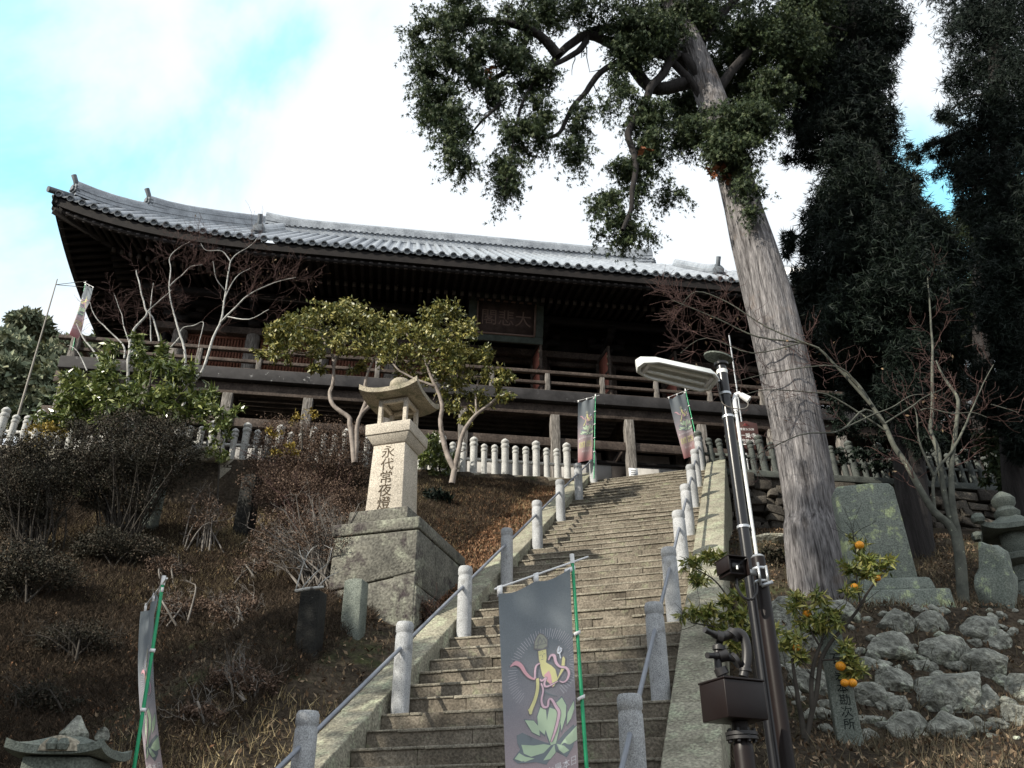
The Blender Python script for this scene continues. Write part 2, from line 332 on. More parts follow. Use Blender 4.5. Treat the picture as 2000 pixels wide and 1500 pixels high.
# ------------------------------------------------------------------ ground
A2 = np.array([.2829, .9591]); W2 = np.array([.9591, -.2829]); L0 = np.array([-2.016, 5.26])
A3 = np.array([.2829, .9591, 0]); W3 = np.array([.9591, -.2829, 0])
STEP_RUN = 1.717
def zs(k): return .73+1.08*k
def SP(k, s, dz=0): return np.array([L0[0]+A2[0]*k*STEP_RUN+W2[0]*s, L0[1]+A2[1]*k*STEP_RUN+W2[1]*s, zs(k)+dz])
F0 = np.array([1.53, 18.56, 9.55]); TH = math.radians(8.25)
U3 = np.array([math.cos(TH), math.sin(TH), 0]); B3 = np.array([-math.sin(TH), math.cos(TH), 0])
def TP(u, b, z): return np.array([F0[0]+U3[0]*u+B3[0]*b, F0[1]+U3[1]*u+B3[1]*b, z])
def T(x, y):
    x = np.asarray(x, float); y = np.asarray(y, float)
    dx = x-L0[0]; dy = y-L0[1]; k = (A2[0]*dx+A2[1]*dy)/STEP_RUN; s = W2[0]*dx+W2[1]*dy
    P = np.stack([x, y], -1)
    bump = .09*nz(P, .9, 3)+.03*nz(P, 3.1, 4)
    yf = 18.56+.145*(x-1.53)
    t = yf-.25-y
    drop = .95*np.clip((-x-2.5)/2, 0, 1)
    bank = 9.32-drop-.665*np.maximum(t, 0)+bump*np.clip(t*2, 0, 1)
    z0 = np.clip((y-3.4)/1.5, 0, 1)
    left = np.where(t > 0, np.maximum(bank, 0), 9.5)
    lc = np.minimum(left, zs(k)+.14)
    wl = np.clip((-s-.45)/1.0, 0, 1); left = np.where(t > 0, left*wl+lc*(1-wl), left)
    yr = 18.0+.145*(x-5.6)
    prof = np.interp(y, [2, 3.4, 6.5, 8, 8.35, 9.5, 10.9, 13, 17.4, 60], [0, .15, 2.15, 2.62, 2.85, 4.15, 4.5, 6.1, 7.95, 7.95])+bump*.8
    right = np.where(y > yr+.2, 9.5, prof)
    wr = np.clip((s-2.9)/1.1, 0, 1); rc = np.minimum(prof, zs(k)-.32)
    right = np.where(y > yr+.2, right, right*wr+rc*(1-wr))
    under = np.where(k > 8.4, 9.2, np.maximum(zs(k)-.75, -.05))
    z = np.where(s < -.3, left, np.where(s > 2.8, right, under))
    z = np.where(y < 3.4, np.minimum(z, .15*np.clip(y, 0, 1)), z)
    far = np.hypot(x, y-18); z = z+np.clip((far-30)/60, 0, 1)**1.3*np.clip((y-10)/50, 0, 1)*16
    return z
def hit(px, py, ymin=4.5, ymax=40):                              # where a line of sight meets the ground
    ys = np.arange(ymin, ymax, .02); d = ray(px, py); x = d[0]/d[1]*ys; z = 1.6+d[2]/d[1]*ys
    g = T(x, ys); i = np.argmax(z < g) if (z < g).any() else len(ys)-1
    return np.array([x[i], ys[i], g[i]])
def ground():
    def grid(xs, ys):
        X, Y = np.meshgrid(xs, ys); Z = T(X, Y); n, m = X.shape
        i = np.arange(n-1)[:, None]*m+np.arange(m-1)[None]
        return np.stack([X, Y, Z], -1).reshape(-1, 3), np.stack([i, i+1, i+m+1, i+m], -1).reshape(-1, 4)
    xs = np.concatenate([np.linspace(-600, -40, 15), np.arange(-36, -9, 1.5), np.arange(-8.9, 9, .13), np.arange(9, 40, 1.5), np.linspace(44, 600, 15)])
    ys = np.concatenate([np.linspace(-300, -4, 10), np.arange(-2, 3, .6), np.arange(3, 20, .13), np.arange(20.2, 50, 1.6), np.linspace(54, 700, 18)])
    mb = MB(); V, F = grid(xs, ys); mb.add(V, F)
    o = obj('hillside_ground', mb, M['soil'], smooth=True); o['kind'] = 'structure'
ground()
# ------------------------------------------------------------------ stone stairs
st = thing('stone_staircase', 'long flight of worn stone steps climbing to the temple between two cheek walls', 'staircase', SP(0, 1.2))
r_ = np.random.default_rng(2)
for j in range(-4, 50):
    mb = MB(); k0 = (j-.5)/6; zt = .73+.18*j; joints = [-.118]
    while joints[-1] < 1.9: joints.append(joints[-1]+r_.uniform(.55, 1.15))
    joints = [q for q in joints if q < 2.2]+[2.548]
    for a, b in zip(joints[:-1], joints[1:]):
        o = SP(k0, 0); o[2] = 0; dz = r_.uniform(-.005, .005); da = r_.uniform(-.008, .008); sk = r_.uniform(-.003, .003)
        mb.frame(o, W3+np.array([0, 0, sk]), A3, EZ, a+.002, b-.002, da, da+.40, zt+dz-.24, zt+dz)
    nb = MB(); x = -.11                                           # worn front lip, its sunlit highlight painted in as paler stone
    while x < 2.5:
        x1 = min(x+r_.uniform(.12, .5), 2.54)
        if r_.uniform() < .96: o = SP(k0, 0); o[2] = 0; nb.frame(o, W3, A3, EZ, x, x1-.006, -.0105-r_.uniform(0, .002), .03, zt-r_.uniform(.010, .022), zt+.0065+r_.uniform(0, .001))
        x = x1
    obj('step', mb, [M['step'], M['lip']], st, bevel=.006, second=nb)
for side, (s0, s1) in (('l', (-.46, -.122)), ('r', (2.552, 2.97))):
    mb = MB(); k = -.9; 
    while k < 8.25:
        k1 = min(k+r_.uniform(.75, 1.1), 8.35); h = .22+r_.uniform(-.006, .006)
        a = SP(k, s0); b = SP(k1-.006, s0)
        c = []
        for P in (a, b):
            for s_ in (0, s1-s0):
                for dz in (-1.0, h): c.append(P+W3*s_+EZ*dz)
        # a-lo,a-hi,a2-lo,a2-hi,b...
        mb.add(c, [(0, 2, 3, 1), (4, 5, 7, 6), (1, 3, 7, 5), (0, 4, 6, 2), (0, 1, 5, 4), (2, 6, 7, 3)]); k = k1
    obj('cheek_wall', mb, M['cheek'], st, bevel=.015)
# handrails of stone posts with a pipe through them
prof = [(.086, -.25), (.086, .60), (.084, .74), (.078, .752), (.078, .768), (.087, .78), (.087, .845), (.075, .87), (.0, .872)]
for s_, lab in ((0, 'grey granite posts with a steel pipe rail along the left edge of the stairs'), (2.43, 'grey granite posts with a steel pipe rail along the right edge of the stairs')):
    h = thing('handrail', lab, 'handrail', SP(1, s_), 'handrails of the stone stairs')
    for k in range(0, 9):
        mb = MB().lathe(SP(k, s_), prof, 22); obj('granite_post', mb, M['post'], h, smooth='auto')
    for k in range(0, 8):
        a = SP(k, s_, .655); b = SP(k+1, s_, .655)
        obj('pipe_rail', MB().tube([a+(b-a)*.04, a+(b-a)*.96], .019, 10), M['pipe'], h, smooth='auto')

# ------------------------------------------------------------------ stone fences along the temple terrace
def fence(name_label, p0, dirv, n0, n1, base, matl, gap=.243, lean=0):
    t = thing('stone_fence', name_label, 'fence', p0, 'granite pillar fences round the temple terrace')
    tall = [(.085, 0), (.085, .70), (.072, .712), (.09, .735), (.1, .775), (.088, .815), (.07, .825), (.092, .85), (.1, .885), (.08, .925), (.045, .955), (0, .985)]
    low = [(.07, 0), (.07, .58), (.06, .59), (.077, .612), (.083, .645), (.07, .678), (.058, .685), (.078, .705), (.083, .735), (.065, .77), (.035, .795), (0, .815)]
    mb1 = MB().lathe(np.array(p0), tall, 14); mb2 = MB().lathe(np.array(p0), low, 14)
    a = obj('tall_pillar', mb1, matl, t, smooth='auto'); b = obj('low_pillar', mb2, matl, t, smooth='auto')
    fa = fb = True
    for i in range(n0, n1+1):
        src = a if i % 3 == 0 else b
        if src is a and fa: o = a; fa = False
        elif src is b and fb: o = b; fb = False
        else:
            o = src.copy(); COL.objects.link(o); o.parent = t
        d = dirv*gap*i; o.location = Vector((d[0], d[1], d[2])); o.rotation_euler = (lean*.3, 0, random.uniform(0, 3))
        if lean: o.rotation_euler = (0, -lean+random.uniform(-.02, .02), 0)
    L0_, L1_ = n0*gap-.15, n1*gap+.15
    obj('tie_rail', MB().frame(p0, dirv, np.cross(EZ, dirv), EZ, L0_, L1_, -.03, .03, .36, .42), matl, t)
    obj('kerb_stone', MB().frame(p0, dirv, np.cross(EZ, dirv), EZ, L0_, L1_, -.16, .16, -.16, .0), matl if matl is M['fence2'] else M['granite'], t, bevel=.015)
    return t
fence('pale granite pillar fence left of the stairs below the temple veranda', TP(-.25, 0, 9.52), U3, -53, 0, 9.5, M['fence'])
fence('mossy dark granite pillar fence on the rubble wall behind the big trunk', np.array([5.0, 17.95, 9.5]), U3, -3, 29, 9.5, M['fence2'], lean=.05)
def blockwall(name, lab, cat, o, ax, w, h, thick, rows, matl, jit=.12, jb=.03, seed=1, group=None, bev=.02):
    r = np.random.default_rng(seed); mb = MB(); z = 0; ay = np.cross(EZ, ax)
    while z < h-.03:
        dh = h/rows*r.uniform(.75, 1.3); dh = min(dh, h-z); x = -r.uniform(0, .3)
        while x < w:
            dw = dh*r.uniform(1.0, 2.6); x1 = min(x+dw, w)
            if x1-max(x, 0) > .05:
                q = r.uniform(-jb, jb)
                c = np.array([[max(x, 0)+.008, x1-.008, z+.006, z+dh-.006]]); J = r.uniform(-jit, jit, (4,))*dh*.35
                P = [(c[0, 0], c[0, 2]+J[0]), (c[0, 1], c[0, 2]+J[1]), (c[0, 1]+J[1], c[0, 3]+J[2]), (c[0, 0]+J[0], c[0, 3]+J[3])]
                V = [np.asarray(o)+ax*a+EZ*b+ay*(q) for a, b in P]+[np.asarray(o)+ax*a+EZ*b+ay*(thick) for a, b in P]
                mb.add(V, [(0, 1, 2, 3), (7, 6, 5, 4), (0, 4, 5, 1), (1, 5, 6, 2), (2, 6, 7, 3), (3, 7, 4, 0)])
            x = x1
        z += dh
    ob = obj(name, mb, matl, None, loc=o, bevel=bev); tag(ob, lab, cat, group); return ob
blockwall('granite_wall', 'buff granite block wall carrying the left pillar fence behind the shrubs', 'wall', TP(-13.2, -.18, 8.05), U3, 11, 1.31, .5, 3.5, M['granite'], .03, .01, 3)
blockwall('rubble_wall', 'dark dry stone rubble wall right of the stairs under the mossy fence', 'wall', np.array([4.2, 17.72, 7.3]), U3, 9.2, 2.06, .7, 9, M['rubble'], .9, .09, 5, bev=.035)

# ------------------------------------------------------------------ temple hall on its veranda
UL, UR, BF, BB, RB = -13.67, 10.6, 1.0, 12.0, 6.5           # eave corners, front/back eaves, ridge line
ZE = 16.43; SL = .849
def lift(u, b):
    dl = np.maximum(u-UL, b-BF); dr = np.maximum(UR-u, b-BF); d = np.maximum(np.minimum(dl, dr), 0)
    return .93*np.clip(1-d/6.8, 0, 1)**2.9
temple = thing('temple_hall', 'large dark wooden temple hall with grey tiled hip roof standing on a stilted veranda', 'temple', TP(-2.1, 6, 9.5))
def ub(mb, u0, u1, b0, b1, z0, z1): return mb.frame((F0[0], F0[1], 0), U3, B3, EZ, u0, u1, b0, b1, z0, z1)
# roof: slabs and rows of half-round tiles with disc ends, as one tiled skin
def roof_pt(u, b, front=True):
    s = (b-BF) if front else (u-UL)
    return TP(u, b, ZE+SL*s+lift(np.array(u), np.array(b)))
GK = 4.45; GKR = 5.3                                                     # hips run this far in before the gables
mb = MB()
def strip(P0, P1, n=10):                                      # base slab ribbon between two polylines
    n = len(P0); V = np.concatenate([P0, P1]); i = np.arange(n-1)
    mb.add(V, np.stack([i, i+1, n+i+1, n+i], -1))
us = np.linspace(UL, UR, 120)
def btop(u):
    k = min(u-UL, UR-u); g = GK if u-UL < UR-u else GKR
    return BF+k if k < g else RB
NB = 7
grid = np.array([[TP(u, BF+(btop(u)-BF)*f, ZE+SL*(btop(u)-BF)*f+float(lift(np.array(u), np.array(BF+(btop(u)-BF)*f)))) for f in np.linspace(0, 1, NB)] for u in us])
n, m = grid.shape[:2]; i = np.arange(n-1)[:, None]*m+np.arange(m-1)[None]
mb.add(grid.reshape(-1, 3), np.stack([i, i+m, i+m+1, i+1], -1).reshape(-1, 4))
# side hips and back slope
for sgn, ue in ((1, UL), (-1, UR)):
    bs = np.linspace(BF, BB, 60); g = []
    for b in bs:
        kt = min(b-BF, BB-b, GK if sgn > 0 else GKR)
        g.append([TP(ue+sgn*kt*f, b, ZE+SL*kt*f+float(.93*np.clip(1-max(min(b-BF, BB-b), kt*f)/6.8, 0, 1)**2.9)) for f in np.linspace(0, 1, NB)])
    g = np.array(g); n, m = g.shape[:2]; i = np.arange(n-1)[:, None]*m+np.arange(m-1)[None]
    mb.add(g.reshape(-1, 3), np.stack([i, i+1, i+m+1, i+m], -1).reshape(-1, 4))
for u0, u1, b0, b1 in ((UL, UR, BB, RB),):
    ug = np.linspace(UL, UR, 40); P0 = np.array([TP(u, BB, ZE+float(.93*np.clip(1-min(u-UL, UR-u)/6.8, 0, 1)**2.9)) for u in ug])
    P1 = np.array([TP(u, BB-(btop(u)-BF), ZE+SL*(btop(u)-BF)) for u in ug]); strip(P0, P1)
for ue in (UL+GK, UR-GKR):                                     # gable triangles
    mb.add([TP(ue, BF+GK, ZE+SL*GK), TP(ue, BB-GK, ZE+SL*GK), TP(ue, RB, ZE+SL*(RB-BF))], [(0, 1, 2)])
R = .072; TS = .318
nrm = lambda v: v/np.linalg.norm(v)
def tile_row(P, up):                                          # half-round row along polyline P
    P = np.asarray(P); k = 7; T_ = np.gradient(P, axis=0); T_ /= np.linalg.norm(T_, axis=1, keepdims=True)
    S_ = np.cross(T_, up); S_ /= np.linalg.norm(S_, axis=1, keepdims=True); N_ = np.cross(S_, T_)
    t = np.linspace(-.15*PI, 1.15*PI, k)
    V = P[:, None]+R*(np.cos(t)[None, :, None]*S_[:, None]+(np.sin(t)[None, :, None]+.25)*N_[:, None])
    n = len(P); i = np.arange(n-1)[:, None]*k+np.arange(k-1)[None]
    mb.add(V.reshape(-1, 3), np.stack([i, i+1, i+k+1, i+k], -1).reshape(-1, 4))
mbe = MB()
def tile_end(p, out, rad=.092):                               # round antefix disc with raised rim
    out = nrm(np.asarray(out)); S_ = nrm(np.cross(out, EZ)); N_ = np.cross(S_, out); t = np.arange(14)*2*PI/14
    ring = lambda r, d: p+out*d+r*(np.cos(t)[:, None]*S_+np.sin(t)[:, None]*N_)
    V = np.concatenate([ring(rad, -.06), ring(rad, .02), ring(rad*.78, .02), ring(rad*.74, .006), ring(rad*.3, .006), ring(rad*.26, .016)])
    mbe.add(V, ringfaces(6, 14)); mbe.F.append(np.array([list(range(mbe.n-14, mbe.n))]))
nrow = int((UR-UL-.3)/TS)
for q in range(nrow+1):
    u = UL+.15+q*TS; bt = btop(u)
    if bt-BF < .15: continue
    bb = np.linspace(BF-.04, bt, 8 if bt-BF > 2 else 4)
    P = [TP(u, b, ZE+.02+SL*(b-BF)+float(lift(np.array(u), np.array(b)))) for b in bb]
    tile_row(P, EZ); tile_end(P[0]+EZ*.035, -B3-EZ*.25)
    # the eave flat tile between two rows: a shallow hanging lip
    u2 = u+TS/2; zl = ZE+float(lift(np.array(u2), np.array(BF)))
    c = [TP(u+.06, BF-.03, zl+.01), TP(u2, BF-.03, zl-.035), TP(u+TS-.06, BF-.03, zl+.01)]
    V = c+[p+EZ*.06 for p in c]+[p+B3*.3+EZ*.25 for p in c]
    mbe.add(V, [(0, 1, 4, 3), (1, 2, 5, 4), (3, 4, 7, 6), (4, 5, 8, 7)])
for q in range(int((BB-BF-.3)/TS)+1):
    b = BF+.15+q*TS; kt = min(b-BF, BB-b, GK)
    for sgn, ue in ((1, UL), (-1, UR)):
        uu = np.linspace(-.04, kt, 5)
        P = [TP(ue+sgn*w_, b, ZE+.02+SL*w_+float(.93*np.clip(1-max(min(b-BF, BB-b), w_)/6.8, 0, 1)**2.9)) for w_ in uu]
        tile_row(P, EZ); tile_end(P[0]+EZ*.035, -sgn*U3-EZ*.25)
obj('roof', mb, [M['tile'], M['tileend']], temple, smooth='auto', second=mbe)
# ridges: stacked courses with a round cap, and demon-tile ends
def ridge(name, P, w, h, lat=False):
    P = np.asarray(P); mbr = MB(); n = len(P); T_ = np.gradient(P, axis=0); T_ /= np.linalg.norm(T_, axis=1, keepdims=True)
    S_ = np.cross(T_, EZ); S_ /= np.linalg.norm(S_, axis=1, keepdims=True)
    prof = []
    nc = 5
    for c in range(nc):
        z0 = -.12+(h+.02)*c/nc; z1 = -.12+(h+.02)*(c+1)/nc; ww = w*(.5 if c % 2 else .44)
        prof += [(ww, z0), (ww, z1-.004)]
    full = [(x, z) for x, z in prof]+[(w*.34, h-.08), (w*.30, h+.0), (w*.15, h+.06), (0, h+.08)]
    full = full+[(-x, z) for x, z in reversed(full[:-1])]
    k = len(full); V = np.concatenate([[P[i]+S_[i]*x+EZ*z for x, z in full] for i in range(n)])
    i = np.arange(n-1)[:, None]*k+np.arange(k-1)[None]
    mbr.add(V, np.stack([i, i+k, i+k+1, i+1], -1).reshape(-1, 4))
    mbr.F.append(np.array([list(range(0, k))])); mbr.F.append(np.array([list(range((n-1)*k, n*k))[::-1]]))
    if lat:                                                   # row of small dark recesses along the main ridge, framed by tile arcs
        L = np.linalg.norm(P[-1]-P[0]); d = (P[-1]-P[0])/L; s = -np.cross(EZ, d)
        for q in range(int(L/.19)):
            c = P[0]+d*(q*.19+.1); t = np.linspace(0, PI, 7); Vv = []
            for r_ in (.105, .062):
                for dd in (w*.5+.004, w*.5+.035): Vv += [c+d*r_*math.cos(a)+EZ*(.07+r_*.9*math.sin(a))-B3*dd for a in t]
            F = []
            for a in range(6): F += [(7+a, 7+a+1, 21+a+1, 21+a), (a, a+1, 8+a, 7+a), (14+a, 21+a, 22+a, 15+a)]
            mbr.add(Vv, F)
    return obj(name, mbr, M['tile'], temple, smooth='auto')
def ornament(parent, p, out, h=.62, horn=True):
    out = nrm(np.asarray(out)*np.array([1, 1, 0])); s = np.cross(out, EZ); mbo = MB()
    shape = [(-.2, 0), (.2, 0), (.24, .1), (.17, .16), (.20, .28), (.13, .38), (.05, .44), (-.05, .44), (-.13, .38), (-.20, .28), (-.17, .16), (-.24, .1)]
    f = h/.44*.62
    for sc_, d0, d1 in ((1, -.09, .05), (.62, .05, .1)):
        V = [p+s*x*f*sc_+EZ*z*f*(sc_ if sc_ < 1 else 1)+out*d0+EZ*(.05 if sc_ < 1 else 0) for x, z in shape]+[p+s*x*f*sc_+EZ*z*f*(sc_ if sc_ < 1 else 1)+out*d1+EZ*(.05 if sc_ < 1 else 0) for x, z in shape]
        k = len(shape); mbo.add(V, [tuple(range(k))[::-1], tuple(range(k, 2*k))]+[(a, (a+1) % k, k+(a+1) % k, k+a) for a in range(k)])
    if horn: mbo.tube([p+EZ*.42*f, p+EZ*(.42*f+.10)+out*.04, p+EZ*(.42*f+.26)+out*.14], [.07, .07, .075], 10)
    obj('ridge_end_ornament', mbo, M['tileend'], parent, bevel=.008)
zr = ZE+SL*(RB-BF)-.1
mr = ridge('main_ridge', [TP(u, RB, zr+.18*max(0, (abs(u+2.35)-5.2)/1.8)**2) for u in np.linspace(-9.3, 4.6, 24)], .34, .66, True)
ornament(mr, TP(-9.32, RB, zr+.1), -U3, .55, False); ornament(mr, TP(4.62, RB, zr+.1), U3, .55, False)
for u, e in ((-8.62, 0), (5.3, 1)):
    bb = np.linspace(5.9, 2.55, 9); P = [TP(u, b, ZE+SL*(b-BF)+.05+.10*max(0, (3.6-b))**2) for b in bb]
    rr = ridge('descending_ridge', P, .32, .30); ornament(rr, P[-1]-EZ*.12-B3*.06, -B3, .62)
for sgn, ue in ((1, UL), (-1, UR)):
    def hp(k): return TP(ue+sgn*k, BF+k, ZE+SL*k+.03+float(.93*np.clip(1-k/6.8, 0, 1)**2.9))
    P = [hp(k)+EZ*.10*max(0, 1.6-k)**2 for k in np.linspace(4.5 if sgn > 0 else 3.2, .33, 12)]
    rr = ridge('corner_ridge', P, .30, .34); ornament(rr, P[-1]-EZ*.02, -sgn*U3-B3, .5)
    if sgn > 0:
        P2 = [hp(k)+EZ*(.28+.12*max(0, 2.6-k)**2) for k in np.linspace(4.5, 1.75, 8)]
        r2 = ridge('upper_corner_ridge', P2, .26, .26); ornament(r2, P2[-1]-EZ*.02, -sgn*U3-B3, .45)
    tile_c = MB().tube([hp(.35)+EZ*.02, hp(-.12)+EZ*.10], .085, 12); obj('corner_tile', tile_c, M['tileend'], temple, smooth='auto')
# underside of the eaves: two tiers of rafters under boards
mbt = MB(); mbu = MB(); ZW = 16.75                                        # wall plate height at b=4
def soff(s_, l): return ZE-.40+l+.20*s_
WB = 4.0; WU0, WU1 = -11.0, 6.8                              # wall lines
for tier, (s0, s1, dz, hh) in enumerate(((.14, 1.45, 0, .11), (1.25, WB-BF+.1, -.14, .13))):
    for q in range(int((UR-UL-.4)/.235)):
        u = UL+.2+q*.235; smax = min(u-UL, UR-u)
        if smax < s0+.1: continue
        e1 = min(s1, smax); l0 = float(lift(np.array(u), np.array(BF+s0))); l1 = float(lift(np.array(u), np.array(BF+e1)))
        mbu.bar(TP(u, BF+s0, soff(s0, l0)+dz), TP(u, BF+e1, soff(e1, l1)+dz), .095, hh); mbt.bar(TP(u, BF+s0-.008, soff(s0, l0)+dz), TP(u, BF+s0+.05, soff(s0, l0)+dz+.01), .101, hh+.006)
    for q in range(int((BB-BF-.4)/.235)):
        b = BF+.2+q*.235; smax = min(b-BF, BB-b)
        if smax < s0+.1: continue
        e1 = min(s1, smax)
        for sgn, ue in ((1, UL), (-1, UR)):
            l0 = float(.93*np.clip(1-max(min(b-BF, BB-b), s0)/6.8, 0, 1)**2.9); l1 = float(.93*np.clip(1-max(min(b-BF, BB-b), e1)/6.8, 0, 1)**2.9)
            mbu.bar(TP(ue+sgn*s0, b, soff(s0, l0)+dz), TP(ue+sgn*e1, b, soff(e1, l1)+dz), .095, hh)
# boards above the rafters
for s0, s1, dz in ((.1, 3.6, .075),):
    P0 = np.array([TP(max(UL+s0, min(UR-s0, u)), BF+s0, soff(s0, float(lift(np.array(u), np.array(BF))))+dz) for u in us]); P1 = np.array([TP(min(max(u, UL+3.6), UR-3.6), BF+3.6, soff(3.6, 0)+dz) for u in us])
    n = len(us); i = np.arange(n-1); mbu.add(np.concatenate([P0, P1]), np.stack([i, i+1, n+i+1, n+i], -1))
    bs = np.linspace(BF, BB, 40)
    for sgn, ue in ((1, UL), (-1, UR)):
        P0 = np.array([TP(ue+sgn*s0, b, soff(s0, float(.93*np.clip(1-min(b-BF, BB-b)/6.8, 0, 1)**2.9))+dz) for b in bs]); P1 = np.array([TP(ue+sgn*3.6, min(max(b, BF+3.6), BB-3.6), soff(3.6, 0)+dz) for b in bs])
        n = len(bs); i = np.arange(n-1); mbu.add(np.concatenate([P0, P1]), np.stack([i, i+1, n+i+1, n+i], -1))
    for sgn, ue in ((1, UL), (-1, UR)):                        # hip rafters
        mbu.bar(TP(ue+sgn*.1, BF+.1, soff(.1, .93)-.02), TP(ue+sgn*3.4, BF+3.4, soff(3.4, .1)-.12), .2, .3)
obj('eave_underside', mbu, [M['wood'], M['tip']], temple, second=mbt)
mbf = MB()                                                    # fascia boards under the tiles
def fascia(P, out):
    n = len(P); P = np.asarray(P); V = np.concatenate([P-EZ*.06, P-EZ*.30, P-EZ*.30-out*.12, P-EZ*.06-out*.12]); i = np.arange(n-1)
    for a in range(4): b = (a+1) % 4; mbf.add(V, np.stack([a*n+i, a*n+i+1, b*n+i+1, b*n+i], -1))
    V2 = np.concatenate([P-EZ*.31-out*.10, P-EZ*.42-out*.10, P-EZ*.42-out*.2]); mbf.add(V2, np.concatenate([np.stack([i, i+1, n+i+1, n+i], -1), np.stack([n+i, n+i+1, 2*n+i+1, 2*n+i], -1)]))
fascia([TP(u, BF+.03, ZE+float(lift(np.array(u), np.array(BF)))) for u in us], -B3)
for sgn, ue in ((1, UL), (-1, UR)):
    fascia([TP(ue+sgn*.03, b, ZE+float(.93*np.clip(1-min(b-BF, BB-b)/6.8, 0, 1)**2.9)) for b in np.linspace(BF, BB, 40)], -sgn*U3)
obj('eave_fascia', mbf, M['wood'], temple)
# body: walls, round pillars, beams, lattice windows, doors
FLZ = 12.9
bays = [-12.45, -10.55, -8.53, -6.53, -4.53, -2.53, -.1, 1.92, 3.94, 5.96, 7.98, 9.9]
wb = [q for q in bays if WU0-.5 < q < WU1+.5]
mbw = MB()
ub(mbw, WU0, WU1, WB+.12, WB+.2, 15.42, 17.2)                 # upper wall
for q, (a, b) in enumerate(zip([WU0]+wb, wb+[WU1])):
    if b-a > .2 and b < -4.0: ub(mbw, a, b, WB+.12, WB+.2, FLZ, 14.05)
ub(mbw, WU0-.05, WU0+.03, WB, BB-2.5, FLZ, 17.2); ub(mbw, WU1-.03, WU1+.05, WB, BB-2.5, FLZ, 17.2)
ub(mbw, WU0, WU1, BB-2.6, BB-2.5, FLZ, 17.2); ub(mbw, WU0, WU1, WB+.2, BB-2.5, FLZ-.02, FLZ+.0)
ub(mbw, WU0, WU1, WB+.25, BB-2.6, 16.0, 16.05)
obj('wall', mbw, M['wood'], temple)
for nm, z0, z1, d in (('head_beam', 16.45, 16.75, .16), ('bracket_beam', 16.0, 16.28, .08), ('lintel_beam', 15.18, 15.40, .2), ('sill_beam', 12.95, 13.12, .14)):
    m_ = MB(); ub(m_, WU0-.25, WU1+.25, WB-d, WB+.118, z0, z1); obj(nm, m_, M['wood'] if nm != 'lintel_beam' else M['rail'], temple, bevel=.01)
for i_, u in enumerate(wb):
    obj('round_pillar', MB().lathe(TP(u, WB-.06, FLZ), [(.2, 0), (.2, 2.25), (.19, 2.28)], 20), M['weath'] if u < -4 else M['rail'], temple, smooth='auto')
    m_ = MB()                                                 # bracket block on each pillar
    ub(m_, u-.16, u+.16, WB-.3, WB+.1, 15.42, 15.6); ub(m_, u-.55, u+.55, WB-.22, WB-.04, 15.61, 15.78); ub(m_, u-.08, u+.08, WB-.85, WB-.02, 15.62, 15.78)
    for dx in (-.45, 0, .45): ub(m_, u+dx-.12, u+dx+.12, WB-.27, WB+.01, 15.785, 15.96)
    ub(m_, u-.11, u+.11, WB-.95, WB-.71, 15.785, 15.95)
    obj('bracket', m_, M['wood'], temple)
m_ = MB(); ub(m_, WU0-.6, WU1+.6, WB-.93, WB-.74, 15.955, 16.15); obj('eave_purlin', m_, M['wood'], temple)
allb = [WU0+.2]+wb
for a, b in zip(wb[:-1], wb[1:]):
    if b < -2.4:                                              # lattice windows in the left bays
        m_ = MB(); x0, x1 = a+.2, b-.2
        n_ = int((x1-x0)/.085)
        for q in range(n_): xx = x0+(q+.5)*(x1-x0)/n_; ub(m_, xx-.026, xx+.026, WB+.02, WB+.07, 14.15, 15.12)
        for z in (14.08, 15.10): ub(m_, x0, x1, WB, WB+.1, z, z+.075)
        ub(m_, x0, x1, WB+.09, WB+.11, 14.15, 15.1)
        obj('lattice_window', m_, M['latt'], temple)
# open doors: leaves swung outwards on the right jamb of each doorway
for u in (-.38, 1.64, 3.66):
    ang = math.radians(97); dx = nrm(-B3*math.sin(ang)+U3*-math.cos(ang)*1.0); p = TP(u, WB-.2, FLZ+.12); nx = np.cross(EZ, dx)
    m_ = MB(); m_.frame(p, dx, nx, EZ, .08, .80, -.018, .018, .05, 2.1)
    lf = obj('door_leaf', m_, M['door'], temple)
    f_ = MB()
    for x0, x1, z0, z1 in ((0, .08, 0, 2.15), (.80, .88, 0, 2.15), (.08, .80, 2.02, 2.15), (.08, .80, 0, .08), (.08, .80, .62, .72), (.08, .80, 1.30, 1.38)): f_.frame(p, dx, nx, EZ, x0, x1, -.035, .035, z0, z1)
    obj('door_frame', f_, M['rail'], lf, bevel=.005)
    obj('kick_panel', MB().frame(p, dx, nx, EZ, .10, .78, -.03, .03, .1, .38), M['cut'], lf)
    b_ = MB()
    for z in (1.78, 1.52): b_.frame(p, dx, nx, EZ, .78, .84, -.05, .05, z, z+.07)
    obj('hinge_fitting', b_, M['brass'], lf)
for a, b in zip(wb[:-1], wb[1:]):
    if b > -2.4:
        m_ = MB(); ub(m_, a+.2, a+.30, WB-.02, WB+.1, FLZ+.12, 15.17); ub(m_, b-.30, b-.2, WB-.02, WB+.1, FLZ+.12, 15.17); ub(m_, a+.3, b-.3, WB-.02, WB+.1, 15.0, 15.17)
        obj('door_jamb', m_, M['rail'], temple)
